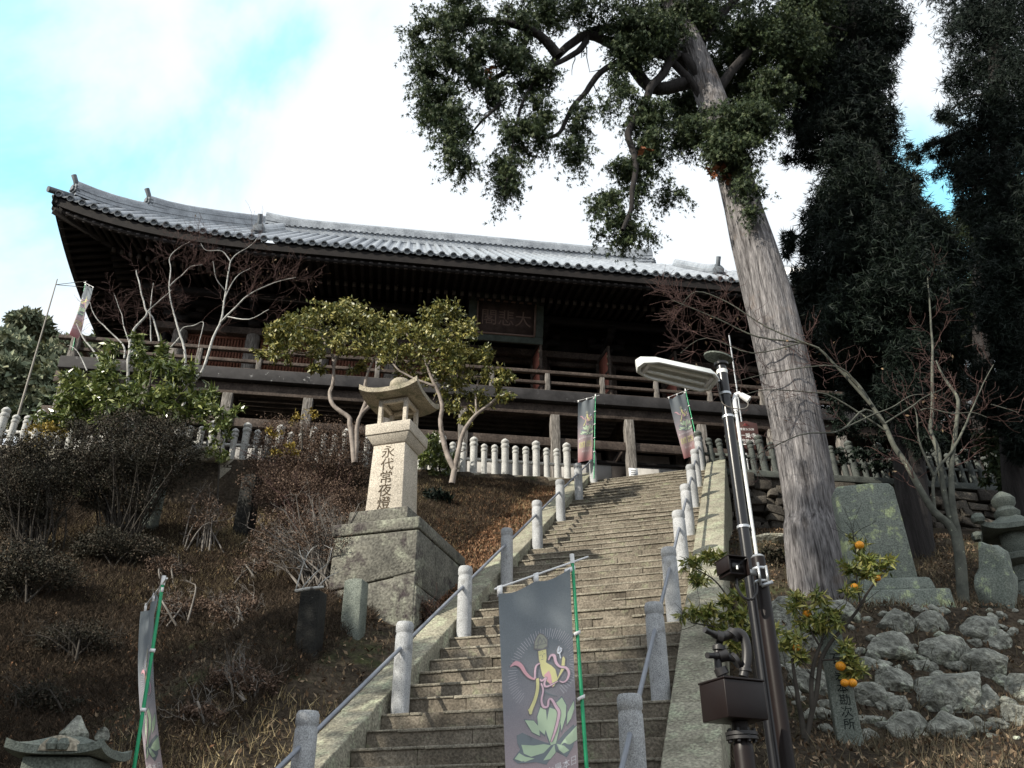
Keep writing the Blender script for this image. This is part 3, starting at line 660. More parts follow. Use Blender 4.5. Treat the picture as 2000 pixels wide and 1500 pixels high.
# veranda
VB = 2.0; VU0, VU1 = -12.45, 9.9
m_ = MB()
for b0 in np.arange(VB+.05, WB+.1, .28): ub(m_, VU0-.1, VU1+.1, b0, b0+.274, FLZ-.06, FLZ)
ub(m_, VU0-.1, WU0, WB+.1, BB-1.5, FLZ-.06, FLZ-.001); ub(m_, WU1, VU1+.1, WB+.1, BB-1.5, FLZ-.06, FLZ-.001)
obj('veranda_floor', m_, M['rail'], temple)
m_ = MB(); ub(m_, VU0-.22, VU1+.22, VB-.16, VB+.04, FLZ-.30, FLZ+.03); ub(m_, VU0-.22, VU0-.05, VB+.04, BB-1.5, FLZ-.30, FLZ+.03)
obj('veranda_edge', m_, M['board'], temple, bevel=.012)
m_ = MB(); ub(m_, VU0-.3, VU1+.3, VB+.02, VB+.2, FLZ-.62, FLZ-.31); ub(m_, VU0+.02, VU0+.2, VB+.2, BB-1.5, FLZ-.62, FLZ-.31)
for u in bays: ub(m_, u-.09, u+.09, VB+.22, WB+.5, FLZ-.58, FLZ-.3)
obj('veranda_joist', m_, M['rail'], temple, bevel=.01)
for u in bays:
    m_ = MB(); ub(m_, u-.125, u+.125, VB-.03, VB+.22, 9.45, FLZ-.625); obj('support_post', m_, M['weath'], temple, bevel=.02)
    m_ = MB(); ub(m_, u-.13, u+.13, WB-.1, WB+.16, 9.45, FLZ-.3); obj('rear_support_post', m_, M['rail'], temple, bevel=.02)
for k_, b in enumerate(np.arange(VB+2, BB-1.4, 2.0)):
    m_ = MB(); ub(m_, VU0-.12, VU0+.12, b-.12, b+.12, 9.45, FLZ-.32); obj('support_post', m_, M['weath'], temple, bevel=.02)
m_ = MB(); ub(m_, VU0-.4, VU1+.4, VB+.05, VB+.15, 11.38, 11.62); obj('tie_beam', m_, M['rail'], temple, bevel=.01)
m_ = MB(); ub(m_, VU0-.4, VU1+.4, VB+.05, VB+.15, 10.32, 10.50); obj('tie_beam', m_, M['rail'], temple, bevel=.01)
for a, b in zip(bays[:-1], bays[1:]):
    m_ = MB(); ub(m_, a+.14, b-.35, VB+.75, VB+.8, 10.56, 11.25); obj('plaster_panel', m_, M['plaster'], temple)
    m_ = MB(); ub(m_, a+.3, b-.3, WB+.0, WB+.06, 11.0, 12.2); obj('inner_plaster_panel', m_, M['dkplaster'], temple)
m_ = MB(); ub(m_, VU0, VU1, WB+.2, WB+.3, 9.5, FLZ-.32); ub(m_, VU0-.1, VU1, VB+.72, VB+.84, 11.25, 11.37); ub(m_, VU0-.1, VU1, VB+.72, VB+.84, 10.2, 10.55); 
for b in bays: ub(m_, b-.36, b+.12, VB+.74, VB+.82, 10.5, 11.3)
obj('underfloor_wall', m_, M['wood'], temple)
for u in bays[1:-1]:                                         # slanting braces under the floor
    obj('brace', MB().bar(TP(u+.02, VB+.45, 11.75), TP(u-.55, VB+1.2, 10.9), .1, .12), M['rail'], temple)
rl = MB(); 
for z0, z1, w_ in ((FLZ+.60, FLZ+.70, .06), (FLZ+.28, FLZ+.37, .045), (FLZ+.03, FLZ+.10, .05)):
    ub(rl, VU0-.45 if z0 > FLZ+.5 else VU0-.1, VU1+.4, VB-w_, VB+w_, z0, z1)
    ub(rl, VU0-w_-.012, VU0+w_-.012, VB+.1, BB-1.5, z0+.002, z1-.002)
rail = obj('railing', rl, M['rail'], temple, bevel=.01)
for u in list(np.arange(-12.45, 9.9, 1.52)):
    m_ = MB(); ub(m_, u-.065, u+.065, VB-.07, VB+.055, FLZ+.032, FLZ+.598); obj('rail_post', m_, M['weath'], rail, bevel=.01)
m_ = MB(); ub(m_, VU0-.1, VU0+.1, VB-.12, VB+.08, FLZ+.032, FLZ+.75); obj('corner_post', m_, M['weath'], rail, bevel=.015)
# name plaque hanging over the central doorway
pq = thing('name_plaque', 'big dark carved name plaque hanging under the temple eaves above the doorway', 'plaque', TP(-1.32, 2.95, 15.1))
tl = nrm(EZ-B3*.30); ay_ = np.cross(tl, U3); o_ = TP(-1.32, 2.98, 15.04)
obj('board', MB().frame(o_, U3, ay_, tl, -.85, .85, -.03, .03, .22, 1.22), M['plaque'], pq)
f_ = MB()
for x0, x1, z0, z1 in ((-1.1, 1.1, 0, .22), (-1.1, 1.1, 1.22, 1.44), (-1.1, -.85, .22, 1.22), (.85, 1.1, .22, 1.22)): f_.frame(o_, U3, ay_, tl, x0, x1, -.07, .07, z0, z1)
obj('frame', f_, M['verd'], pq, bevel=.02)
f_ = MB()
for x0, x1, z0, z1 in ((-.85, .85, .2, .25), (-.85, .85, 1.2, 1.25), (-.87, -.82, .25, 1.2), (.82, .87, .25, 1.2)): f_.frame(o_, U3, ay_, tl, x0, x1, -.1, -.0301, z0, z1)
obj('inner_moulding', f_, M['plaqtext'], pq)
f_ = MB(); put_text(f_, '閣悲大', .5, o_+tl*.72-ay_*.034*np.sign(ay_@B3), U3, tl); obj('lettering', f_, M['plaqtext'], pq)
pn = thing('paper_notice', 'small white paper notice pinned to a veranda post at the stair top', 'notice', TP(1.92, VB-.06, 10.45))
pp = TP(1.92, VB-.036, 10.5); f_ = MB().frame(pp, U3, B3, EZ, -.12, .12, -.004, 0, 0, .34); obj('sheet', f_, M['paper'], pn)
f_ = MB()
for q in range(5): f_.frame(pp, U3, B3, EZ, -.08, .08-.03*(q % 2), -.0065, -.005, .06+.05*q, .075+.05*q)
obj('printed_line', f_, M['ink2'], pn)
# second hall at the right edge: tiled eaves over a dark wall
sh = thing('side_hall', 'smaller tiled hall half hidden behind trees at the right edge', 'building', (16.5, 22.5, 9.5))
d_ = nrm(np.array([-.21, .98, 0])); n_ = nrm(np.array([.98, .21, 0])); p0 = np.array([13.9, 17.8, 13.3])
mb = MB(); mbe = MB()
for q in range(34):
    p = p0+d_*q*.3; P = [p+n_*w_+EZ*w_*.62 for w_ in (-.05, 1, 2.2, 3.5)]; tile_row(P, EZ); tile_end(P[0]+EZ*.03, -n_)
V = [p0, p0+d_*10.2, p0+d_*10.2+n_*3.5+EZ*2.17, p0+n_*3.5+EZ*2.17, p0+d_*10.2+n_*7, p0+n_*7]
mb.add(V, [(0, 1, 2, 3), (3, 2, 4, 5)]); obj('roof', mb, [M['tile'], M['tileend']], sh, smooth='auto', second=mbe)
m_ = MB(); m_.frame(p0, d_, n_, EZ, 0, 10.2, .05, 1.6, -.3, -.08)
for q in range(40): m_.frame(p0, d_, n_, EZ, .05+q*.25, .14+q*.25, .06, 1.6, -.42, -.302)
obj('eave_underside', m_, M['wood'], sh); obj('wall', MB().frame(p0, d_, n_, EZ, .8, 9.5, 1.5, 5.5, -3.9, -.31), M['wood'], sh)
obj('ridge', MB().frame(p0+n_*3.5+EZ*2.1, d_, n_, EZ, .0, 10.2, -.15, .15, 0, .45), M['tile'], sh, bevel=.03)

# ------------------------------------------------------------------ stone lanterns, pedestal, markers
def frame_rot(az): return np.array([math.cos(az), -math.sin(az), 0]), np.array([math.sin(az), math.cos(az), 0])
LA = math.radians(16.4); LW, LD = frame_rot(LA)                # lantern axes: right, away
def taper(mb, o, ax, ay, z0, w0, d0, z1, w1, d1):              # square frustum
    V = [np.asarray(o)+ax*sx*w/2+ay*sy*d/2+EZ*z for z, w, d in ((z0, w0, d0), (z1, w1, d1)) for sx, sy in ((-1, -1), (1, -1), (1, 1), (-1, 1))]
    mb.add(V, [(3, 2, 1, 0), (4, 5, 6, 7), (0, 1, 5, 4), (1, 2, 6, 5), (2, 3, 7, 6), (3, 0, 4, 7)]); return mb
pc = at(818, 1008, 10.4); PZ = pc[2]                            # near right top corner of the pedestal
pw, pd = 1.16, 1.75
po = pc-LW*pw/2+LD*pd/2; po[2] = 0
pt = thing('stone_pedestal', 'big rough block pedestal with a capping course under the tall buff lantern', 'pedestal', po+EZ*(PZ-1.6))
mb = MB(); rp = np.random.default_rng(8)
def facewall(mb, o, ax, ay, w, z0, z1, n):                      # big fitted stones with slanting joints on one face
    zl = [z0]+[z0+(z1-z0)*q/n for q in range(1, n)]+[z1]
    rows = [(z, z+(rp.uniform(-.16, .16) if 0 < a < n else 0)) for a, z in enumerate(zl)]
    for (a0, b0), (a1, b1) in zip(rows[:-1], rows[1:]):
        m_ = max(1, int(w/rp.uniform(.5, .8))); xs_ = [0]+sorted(w*(q+rp.uniform(-.25, .25))/m_ for q in range(1, m_))+[w]; sl_ = [0]+[rp.uniform(-.16, .16) for _ in range(m_-1)]+[0]
        for c in range(m_):
            q = rp.uniform(-.03, .015); x0, x1, s0, s1 = xs_[c], xs_[c+1], sl_[c], sl_[c+1]; zf = lambda x, top: (a1+(b1-a1)*x/w) if top else (a0+(b0-a0)*x/w)
            P = [(x0-s0+.008*(c > 0), zf(x0, 0)+.007), (x1-s1-.008*(c < m_-1), zf(x1, 0)+.007), (x1+s1-.008*(c < m_-1), zf(x1, 1)-.007), (x0+s0+.008*(c > 0), zf(x0, 1)-.007)]
            V = [o+ax*a+EZ*b+ay*q for a, b in P]+[o+ax*a+EZ*b+ay*.3 for a, b in P]
            mb.add(V, [(0, 1, 2, 3), (7, 6, 5, 4), (0, 4, 5, 1), (1, 5, 6, 2), (2, 6, 7, 3), (3, 7, 4, 0)])
facewall(mb, po-LW*pw/2-LD*pd/2, LW, LD, pw, PZ-2.3, PZ-.17, 3)
facewall(mb, po+LW*pw/2-LD*pd/2, LD, -LW, pd, PZ-2.3, PZ-.17, 3)
mb.frame(po, LW, LD, EZ, -pw/2+.05, pw/2-.05, -pd/2+.05, pd/2-.05, PZ-2.3, PZ-.18)
obj('block_body', mb, M['ped'], pt, bevel=.02)
obj('capping_course', MB().frame(po, LW, LD, EZ, -pw/2-.03, pw/2+.02, -pd/2-.02, pd/2, PZ-.165, PZ), M['ped'], pt, bevel=.02)
lo = at(766, 985, 11.05); lz = PZ+.002
ln = thing('stone_lantern', 'tall buff stone lantern carved with dark characters standing on the block pedestal', 'stone lantern', (lo[0], lo[1], lz))
lo = np.array([lo[0], lo[1], 0])
ltop = at(775, 742, 11.05)[2]; S = (ltop-lz)/2.06
mb = MB(); taper(mb, lo, LW, LD, lz, .74*S, .74*S, lz+.17*S, .72*S, .72*S); obj('base_stone', mb, M['ped'], ln, bevel=.012)
mb = MB(); taper(mb, lo, LW, LD, lz+.17*S+.002, .46*S, .46*S, lz+1.06*S, .41*S, .41*S); sh_ = obj('shaft', mb, M['lant'], ln, bevel=.008)
f_ = MB(); tdir = nrm(np.array([0, 0, .89*S])+LD*.03*S)
put_text(f_, '永代常夜燈', .175*S, lo-LD*(.2*S+.0115)+EZ*(lz+.955*S)-LW*.005, LW, tdir, vertical=True, pitch=.95)
obj('inscription', f_, M['ink'], sh_)
f_ = MB()
rr = np.random.default_rng(4)
for q in range(46):                                            # scratched graffiti left of the characters
    a = np.array([-.16+abs(rr.normal(0, .05)), rr.uniform(.38, .74)]); b = a+rr.normal(0, .02, 2)
    if q % 4 == 0: a[0] = rr.uniform(.07, .15); b = a+rr.normal(0, .025, 2)
    P = lambda t: lo-LD*(.2225*S-(t[1]-.17)*.0337*S+.003)+LW*t[0]*S+EZ*(lz+t[1]*S)
    f_.bar(P(a), P(b), .006, .002, up=-LD)
obj('scratched_graffiti', f_, M['ink'], sh_)
z1 = lz+1.06*S
mb = MB(); taper(mb, lo, LW, LD, z1+.002, .43*S, .43*S, z1+.11*S, .56*S, .56*S); taper(mb, lo, LW, LD, z1+.11*S, .58*S, .58*S, z1+.255*S, .59*S, .59*S); obj('platform_stone', mb, M['lant'], ln, bevel=.01)
z2 = z1+.257*S; fb = MB(); hw = .165*S
for sx in (-1, 1):
    for sy in (-1, 1): fb.frame(lo, LW, LD, EZ, sx*hw-.026*S, sx*hw+.026*S, sy*hw-.026*S, sy*hw+.026*S, z2, z2+.37*S)
for sy in (-1, 1): fb.frame(lo, LW, LD, EZ, -hw+.026*S, hw-.026*S, sy*hw-.022*S, sy*hw+.022*S, z2+.32*S, z2+.37*S); fb.frame(lo, LW, LD, EZ, -hw+.026*S, hw-.026*S, sy*hw-.022*S, sy*hw+.022*S, z2, z2+.03*S)
for sx in (-1, 1): fb.frame(lo, LW, LD, EZ, sx*hw-.022*S, sx*hw+.022*S, -hw+.026*S, hw-.026*S, z2+.32*S, z2+.37*S)
obj('fire_box', fb, M['lant'], ln, bevel=.006)
def curved_roof(mb, o, ax, ay, z, half, h, topw, up=.16, thick=.05, n=13):
    """four concave faces with upswept corners, real thickness"""
    g = np.linspace(-1, 1, n); X, Y = np.meshgrid(g, g); Rm = np.maximum(abs(X), abs(Y)); cn = np.minimum(abs(X), abs(Y))
    t = np.clip((1-Rm)/(1-topw), 0, 1)
    top = h*t**1.35+up*(cn**3)*(Rm**4); bot = up*.85*(cn**3)*(Rm**4)-thick+.10*h*t
    f = lambda Z: (np.asarray(o)[None, None]+X[..., None]*half*ax+Y[..., None]*half*ay+(z+Z)[..., None]*EZ).reshape(-1, 3)
    i = np.arange(n-1)[:, None]*n+np.arange(n-1)[None]; F = np.stack([i, i+1, i+n+1, i+n], -1).reshape(-1, 4)
    m = n*n; e = [j for j in range(n)]+[j*n+n-1 for j in range(1, n)]+[(n-1)*n+j for j in range(n-2, -1, -1)]+[j*n for j in range(n-2, 0, -1)]
    mb.add(np.concatenate([f(top), f(bot)]), [tuple(q) for q in F]+[tuple(q[::-1]+m) for q in F]+[(e[a], m+e[a], m+e[(a+1) % len(e)], e[(a+1) % len(e)]) for a in range(len(e))])
mb = MB(); curved_roof(mb, lo, LW, LD, z2+.44*S, .385*S, .17*S, .28, .095*S, .06*S); obj('roof_stone', mb, M['lantroof'], ln, smooth='auto')
obj('broken_finial', MB().lathe(np.array([lo[0], lo[1], z2+.585*S]), [(.13*S, 0), (.145*S, .03*S), (.14*S, .10*S), (.11*S, .135*S), (0, .14*S)], 16), M['lantroof'], ln, smooth='auto')

# small lantern cut by the lower left corner
lo = at(140, 1460, 5.6); bz = float(T(lo[0], lo[1])); ax, ay = frame_rot(math.radians(-4)); lo0 = np.array([lo[0], lo[1], 0])
sl = thing('stone_lantern', 'small greenish roofed stone lantern at the foot of the dark left bank', 'stone lantern', (lo[0], lo[1], bz))
zt = lo[2]
mb = MB(); curved_roof(mb, lo0, ax, ay, zt-.02, .27, .075, .3, .04, .045); obj('roof_stone', mb, M['mark'], sl, smooth='auto')
gb = MB(); t = np.linspace(0, PI, 9); 
V = [lo0-ay*.282+ax*(.03+.11*math.cos(a))+EZ*(zt-.05+.085*math.sin(a)) for a in t]; V = V+[v+ay*.2 for v in V]
gb.add(V, [tuple(range(9)), tuple(range(17, 8, -1))]+[(a, a+9, a+10, a+1) for a in range(8)]); obj('curved_gable', gb, M['lantroof'], sl, bevel=.01)
gb = MB()
for dx in (-.03, .03): gb.lathe(np.array([lo0[0]+ax[0]*(.03+dx)-ay[0]*.285, lo0[1]+ax[1]*(.03+dx)-ay[1]*.285, zt-.015]), [(.028, -.03), (.036, 0), (.02, .03), (0, .034)], 10)
obj('carved_scroll', gb, M['mark'], sl, smooth='auto')
obj('corner_scroll', MB().lathe(lo0+ax*.2-ay*.1+EZ*(zt+.03), [(.04, 0), (.045, .02), (.035, .05), (.015, .07), (0, .075)], 9, (1, .7)), M['rock'], sl, smooth='auto')
obj('broken_finial', MB().lathe(lo0+EZ*(zt+.05), [(.09, 0), (.085, .03), (.06, .06), (.012, .13), (0, .132)], 7), M['rock'], sl)
fb = MB()
fb.frame(lo0, ax, ay, EZ, -.19, .19, -.19, .19, zt-.17, zt-.07)
for sx in (-1, 1):
    for sy in (-1, 1): fb.frame(lo0, ax, ay, EZ, sx*.15-.04, sx*.15+.04, sy*.15-.04, sy*.15+.04, zt-.5, zt-.171)
fb.frame(lo0, ax, ay, EZ, -.23, .23, -.23, .23, zt-.62, zt-.501); obj('fire_box', fb, M['mark'], sl, bevel=.012)
obj('shaft', MB().lathe(lo0+EZ*(bz-.1), [(.2, 0), (.16, .2), (.15, zt-.62-bz+.1)], 16), M['mark'], sl, smooth='auto')

# lantern at the right edge: rounded roof with scroll corners
bp = at(2022, 1190, 11.4); bz = float(T(bp[0], bp[1])); lo0 = np.array([bp[0], bp[1], 0]); zt = at(2000, 1030, 11.4)[2]; ax, ay = frame_rot(math.radians(25))
rl_ = thing('stone_lantern', 'weathered stone lantern with scrolled roof corners behind the standing boulder at the right edge', 'stone lantern', (bp[0], bp[1], bz))
mb = MB(); curved_roof(mb, lo0, ax, ay, zt-.05, .38, .20, .25, .10, .07, 17); obj('roof_stone', mb, M['mark'], rl_, smooth='auto')
for sx, sy in ((-1, -1), (1, -1), (-1, 1), (1, 1)):
    obj('corner_scroll', MB().lathe(lo0+ax*.4*sx+ay*.4*sy+EZ*(zt-.01), [(.0, -.02), (.07, .01), (.09, .06), (.07, .12), (0, .15)], 12), M['mark'], rl_, smooth='auto')
obj('finial', MB().lathe(lo0+EZ*(zt+.12), [(.13, 0), (.16, .04), (.17, .09), (.12, .14), (.11, .16), (.15, .22), (.155, .28), (.11, .34), (.03, .40), (0, .41)], 18), M['mark'], rl_, smooth='auto')
obj('fire_box', MB().lathe(lo0+EZ*(zt-.42), [(.2, 0), (.2, .36)], 6), M['mark'], rl_)
obj('platform_stone', MB().lathe(lo0+EZ*(zt-.56), [(.2, 0), (.32, .05), (.34, .12), (.3, .138)], 18), M['mark'], rl_, smooth='auto')
obj('shaft', MB().lathe(lo0+EZ*(bz-.1), [(.24, 0), (.2, .15), (.16, .25), (.155, (zt-.56-bz+.1)*.5), (.185, (zt-.56-bz+.1)*.52), (.185, (zt-.56-bz+.1)*.6), (.155, (zt-.56-bz+.1)*.62), (.16, zt-.56-bz+.098)], 18), M['mark'], rl_, smooth='auto')

def slab_poly(name, poly, o, ax, ay, thick, m, parent=None, bev=.012, seed=0, rough=.006, loc=None):  # upright slab from a front outline
    mb = MB(); k = len(poly); rn = np.random.default_rng(seed)
    V = [np.asarray(o)+ax*x+EZ*z+ay*rn.uniform(-rough, rough) for x, z in poly]+[np.asarray(o)+ax*x*.99+EZ*z+ay*thick for x, z in poly]
    mb.add(V, [tuple(range(k)), tuple(range(2*k-1, k-1, -1))]+[(a, k+a, k+(a+1) % k, (a+1) % k) for a in range(k)])
    return obj(name, mb, m, parent, loc=loc, bevel=bev)
# the big memorial slab
mp = at(1733, 1198, 10.2); gz = mp[2]; ax, ay = frame_rot(math.radians(6)); 
ms = thing('memorial_slab', 'tall green grey memorial slab with pale lichen patches on a two tier plinth', 'monument', (mp[0], mp[1], gz-.3))
o = np.array([mp[0], mp[1], 0])
h1 = at(1725, 1142, 10.2)[2]; top = at(1690, 955, 10.25)[2]
mb = MB(); taper(mb, o+ax*.10, ax, ay, gz-.5, 1.10, .9, gz+.17, 1.04, .84); obj('lower_plinth', mb, M['mono'], ms, bevel=.03)
mb = MB(); taper(mb, o+ax*.09, ax, ay, gz+.172, .88, .6, h1+.02, .82, .5); obj('upper_plinth', mb, M['mono'], ms, bevel=.05)
slab_poly('slab', [(-.36, h1+.022), (.40, h1+.022), (.385, h1+.6), (.36, top-.06), (.31, top+.0), (.1, top+.012), (-.25, top-.015), (-.32, top-.02), (-.36, top-.08)], o-ay*.12, ax, ay, .24, M['mono'], ms, .02)
# leaning inscribed marker by the citrus tree
mp = hit(1660, 1452, 6.2); Ym = mp[1]; tp = at(1612, 1190, Ym+.15); ax, ay = frame_rot(math.radians(10))
im = thing('inscribed_marker', 'slim grey green stone marker inscribed with a column of characters among the boulders', 'stone marker', mp-EZ*.1)
upv = nrm(tp-mp); hm = np.linalg.norm(tp-mp); wq = .105
mb = MB(); V = [mp+ax*sx*w_-ay*(.06-d_)+upv*z for z, w_, d_ in ((-.15, wq, 0), (hm*.96, wq*.86, .0), (hm, wq*.72, .03)) for sx, d_ in ((-1, d_), (1, d_), (1, .12), (-1, .12))]
mb.add(V, [(3, 2, 1, 0), (0, 1, 5, 4), (1, 2, 6, 5), (2, 3, 7, 6), (3, 0, 4, 7), (4, 5, 9, 8), (5, 6, 10, 9), (6, 7, 11, 10), (7, 4, 8, 11), (8, 9, 10, 11)]); bd = obj('slab', mb, M['mark'], im, bevel=.008)
f_ = MB(); put_text(f_, '岩本勘次所', .10, mp+upv*(hm*.465)-ay*.0635+ax*.012, ax, upv, vertical=True, pitch=1.0); obj('inscription', f_, M['ink2'], bd)
f_ = MB(); put_text(f_, '石', .11, mp+upv*(hm*.60)-ay*.0635+ax*.005, ax, upv, vertical=True); obj('inscription', f_, M['ink2'], bd)
# standing boulder, right edge
def rock_mesh(c, r, seed, sub=3, rough=.16, flat=5):
    import bmesh
    bm = bmesh.new(); bmesh.ops.create_icosphere(bm, subdivisions=sub, radius=1); V = np.array([v.co[:] for v in bm.verts]); F = np.array([[v.index for v in f.verts] for f in bm.faces]); bm.free()
    q = np.random.default_rng(seed)
    for _ in range(flat):
        d = q.normal(size=3); d /= np.linalg.norm(d); lim = q.uniform(.52, .84); e = V@d-lim; V = V-np.maximum(e, 0)[:, None]*d*.9
    V = V*(1+rough*nz(V, 1.3, seed, 3)[:, None]+rough*.35*nz(V, 4.5, seed+9, 2)[:, None]-rough*.5*np.abs(nz(V, 2.6, seed+5, 2))[:, None])
    a = q.uniform(0, 6.3); ca, sa = math.cos(a*.12), math.sin(a*.12)
    V = V*np.asarray(r); return np.asarray(c)+V, F
rp_ = hit(1945, 1192, 9.6); Yr = rp_[1]+.2
c = at(1946, 1122, Yr); V, F = rock_mesh((0, 0, 0), (1, 1, 1), 77, 4, .10, 9); V = V*np.where(V[:, 2:] > .1, [[.8, 1, 1]], [[1, 1, 1]])*np.array([.33, .24, .62]); V[:, 0] += .09*V[:, 2]
sb = obj('standing_boulder', MB().add(V+c-EZ*.05, F), M['mono'], None, loc=c-EZ*.6, smooth=True)
tag(sb, 'tall upright natural boulder with a pale chipped top beside the right edge lantern', 'boulder')
# markers on the left bank
def bank_marker(name, lab, px, py, ytop, wpx, m, seed, lean=0, cat='stone marker', jag=.0):
    p = hit(px, py, 6); Z = p[1]*.87+(p[2]-1.6)*.49; w = wpx*Z/FPX; t = at(px, ytop, p[1]); h = t[2]-p[2]
    ax, ay = frame_rot(math.radians(14)); rq = np.random.default_rng(seed)
    pol = [(-w/2, -.3), (w/2, -.3), (w/2*.96+lean*.5, h*.5), (w/2*.9+lean, h*(1-.02)), (w*.25+lean, h*(1+jag*rq.uniform(-1, 1))), (0+lean, h*(1+jag)), (-w*.25+lean, h*(1-jag*.5)), (-w/2*.95+lean, h*(.97)), (-w/2*.97+lean*.5, h*.5)]
    p0 = p-EZ*0
    o_ = slab_poly(name, [(x, z) for x, z in pol], p0, ax, ay, w*.8, m, None, .012, seed, .008, loc=p0); tag(o_, lab, cat); return o_
bank_marker('stone_marker', 'dark square stone post on the sunny bank between two azaleas', 466, 1048, 926, 34, M['darkmark'], 1, .02)
bank_marker('stone_marker', 'plain grey stone post beside the block pedestal', 681, 1243, 1130, 42, M['mark'], 2)
bm_ = bank_marker('weathered_stump', 'blackened lichen spotted stone stump topped by a dead white branch', 592, 1285, 1150, 46, M['darkmark'], 3, -.005, 'stump', .03)
bank_marker('stone_marker', 'grey stone post half hidden behind the dark left azalea', 282, 1040, 930, 26, M['mark'], 4, .03)
# stone kerb blocks seen through the lantern's bushes
for i_, (x, y, w_, h_, lab) in enumerate(((400, 958, .9, .3, 'long squared granite block lying on the bank below the granite wall'), (1400, 1048, .5, .28, 'pale flat stone lying at the foot of the rubble wall beside the stairs'), (1500, 1060, .75, .2, 'broad flat stone slab lying left of the big cypress trunk'))):
    p = hit(x, y, 7); V, F = rock_mesh(p+EZ*.03, (w_*.55, .3, h_*.6), 60+i_, 3, .08, 9); o_ = obj('flat_stone', MB().add(V, F), M['granite'] if i_ < 2 else M['rock'], None, loc=p, smooth=True); tag(o_, lab, 'stone')
# boulders of the retaining bank: x, y, half width, half height (photo pixels), label
RK = [(1754, 1220, 40, 27, 'squarish pale boulder at the top of the bank right below the memorial plinth'), (1812, 1222, 27, 25, 'small pointed boulder right of the squarish pale one under the plinth'),
(1738, 1272, 38, 27, 'rounded grey boulder right of the inscribed marker, upper row'), (1840, 1278, 50, 30, 'wide boulder with a dark undercut in the middle of the bank'), (1796, 1302, 21, 16, 'small round stone wedged left of the wide undercut boulder'),
(1916, 1230, 38, 30, 'grassy boulder at the top right of the bank below the standing boulder'), (1748, 1334, 36, 30, 'pale green boulder in the middle row right of the double orange'), (1856, 1356, 66, 44, 'largest boulder of the bank with a broad pale green face'),
(1928, 1306, 40, 32, 'dark mossy boulder right of the wide undercut boulder'), (1990, 1350, 22, 30, 'dark boulder cut by the right picture edge in the middle row'), (1986, 1398, 28, 24, 'pale boulder cut by the right picture edge in the lower row'),
(1774, 1426, 42, 28, 'smooth bluish boulder in the lowest row'), (1856, 1426, 40, 28, 'rounded buff boulder in the lowest row right of the bluish one'), (1694, 1410, 26, 13, 'small flat pale stone lying just right of the inscribed marker'),
(1698, 1362, 38, 36, 'flat grey slab faced boulder between inscribed marker and pale green boulder'), (1537, 1200, 34, 30, 'tall pale boulder just right of the lamp posts'), (1566, 1250, 46, 38, 'big whitish boulder behind the citrus leaves'),
(1632, 1200, 42, 26, 'boulder behind the top of the inscribed marker'), (1530, 1278, 26, 30, 'grey boulder close to the lamp posts below the tall pale one'), (1576, 1336, 40, 26, 'green white boulder behind the fork of the citrus trunk'),
(1610, 1380, 18, 14, 'small brown stone between the citrus trunk and the inscribed marker'), (1752, 1384, 26, 24, 'pinkish stone above the bluish boulder'), (1726, 1382, 22, 18, 'little stone left of the pinkish one in the lower bank'),
(1824, 1346, 16, 16, 'small stone tucked against the left of the largest boulder'), (1952, 1258, 26, 20, 'lichened stone right of the grassy top boulder'), (1908, 1424, 22, 18, 'small brown stone at the lower right of the bank'), (1690, 1300, 24, 20, 'small brown stone left of the rounded grey boulder'), (1930, 1370, 24, 26, 'grey boulder right of the largest boulder')]
for i_, (x, y, rx, ry, lab) in enumerate(RK):
    p = hit(x, y+ry*.6, 7.2); Z = p[1]*.87+(p[2]-1.6)*.49; k = Z/FPX; c = at(x, y, p[1]+.08)
    V, F = rock_mesh(c, (rx*k*1.46, max(rx, ry)*k*.9, ry*k*1.42), 100+i_, 4, .10, 18)
    o_ = obj('boulder', MB().add(V, F), M['rock'], None, loc=c-EZ*ry*k, smooth=True); tag(o_, lab, 'boulder', 'boulders of the retaining bank')

# ------------------------------------------------------------------ pilgrim banners
XL = lambda y: 105+(y-245)*.138; XR = lambda y: 600+(y-140)*.077
def px2st(x, y):                                               # photo close-up pixels -> banner fractions (s across, t metres down for a .45 m cloth)
    s = (x-XL(y))/(XR(y)-XL(y)); t = (y-(245-105*s))*.45/476; t = t if t < .336 else .336+(t-.336)*.91
    return s, t
ART = []
LVL = dict(halo=0, pdark=2, petal=3, line=4, crown=5, yel=5.6, pink=6.2, pink2=8, bud=9)
def art(c, pts, lvl=None): ART.append((c, [px2st(x, y) for x, y in pts], LVL[c] if lvl is None else lvl))
def ribbon(pts, w):
    P = np.array(pts, float); T_ = np.gradient(P, axis=0); T_ /= np.linalg.norm(T_, axis=1, keepdims=True)+1e-9; Nn = np.stack([-T_[:, 1], T_[:, 0]], 1)
    w = np.broadcast_to(np.asarray(w, float), (len(P),)) if np.ndim(w) == 0 else np.interp(np.linspace(0, 1, len(P)), np.linspace(0, 1, len(w)), w)
    return [tuple(q) for q in P+Nn*w[:, None]/2]+[tuple(q) for q in (P-Nn*w[:, None]/2)[::-1]]
def smooth_line(pts, n=4):
    P = np.array(pts, float); t = np.arange(len(P)); tt = np.linspace(0, len(P)-1, (len(P)-1)*n+1); o = []
    for u in tt:
        i = min(int(u), len(P)-2); f = u-i; p0, p1, p2, p3 = P[max(i-1, 0)], P[i], P[i+1], P[min(i+2, len(P)-1)]
        o.append(.5*((2*p1)+(-p0+p2)*f+(2*p0-5*p1+4*p2-p3)*f*f+(-p0+3*p1-3*p2+p3)*f**3))
    return o
for q in range(84):
    a = q/84*2*PI; cx, cy = 450, 775
    if math.sin(a) > .82: continue
    r0, r1 = (168, 232) if q % 2 else (178, 225)
    art('halo', ribbon([(cx+r0*math.cos(a), cy+1.16*r0*math.sin(a)), (cx+r1*math.cos(a), cy+1.16*r1*math.sin(a))], 3))
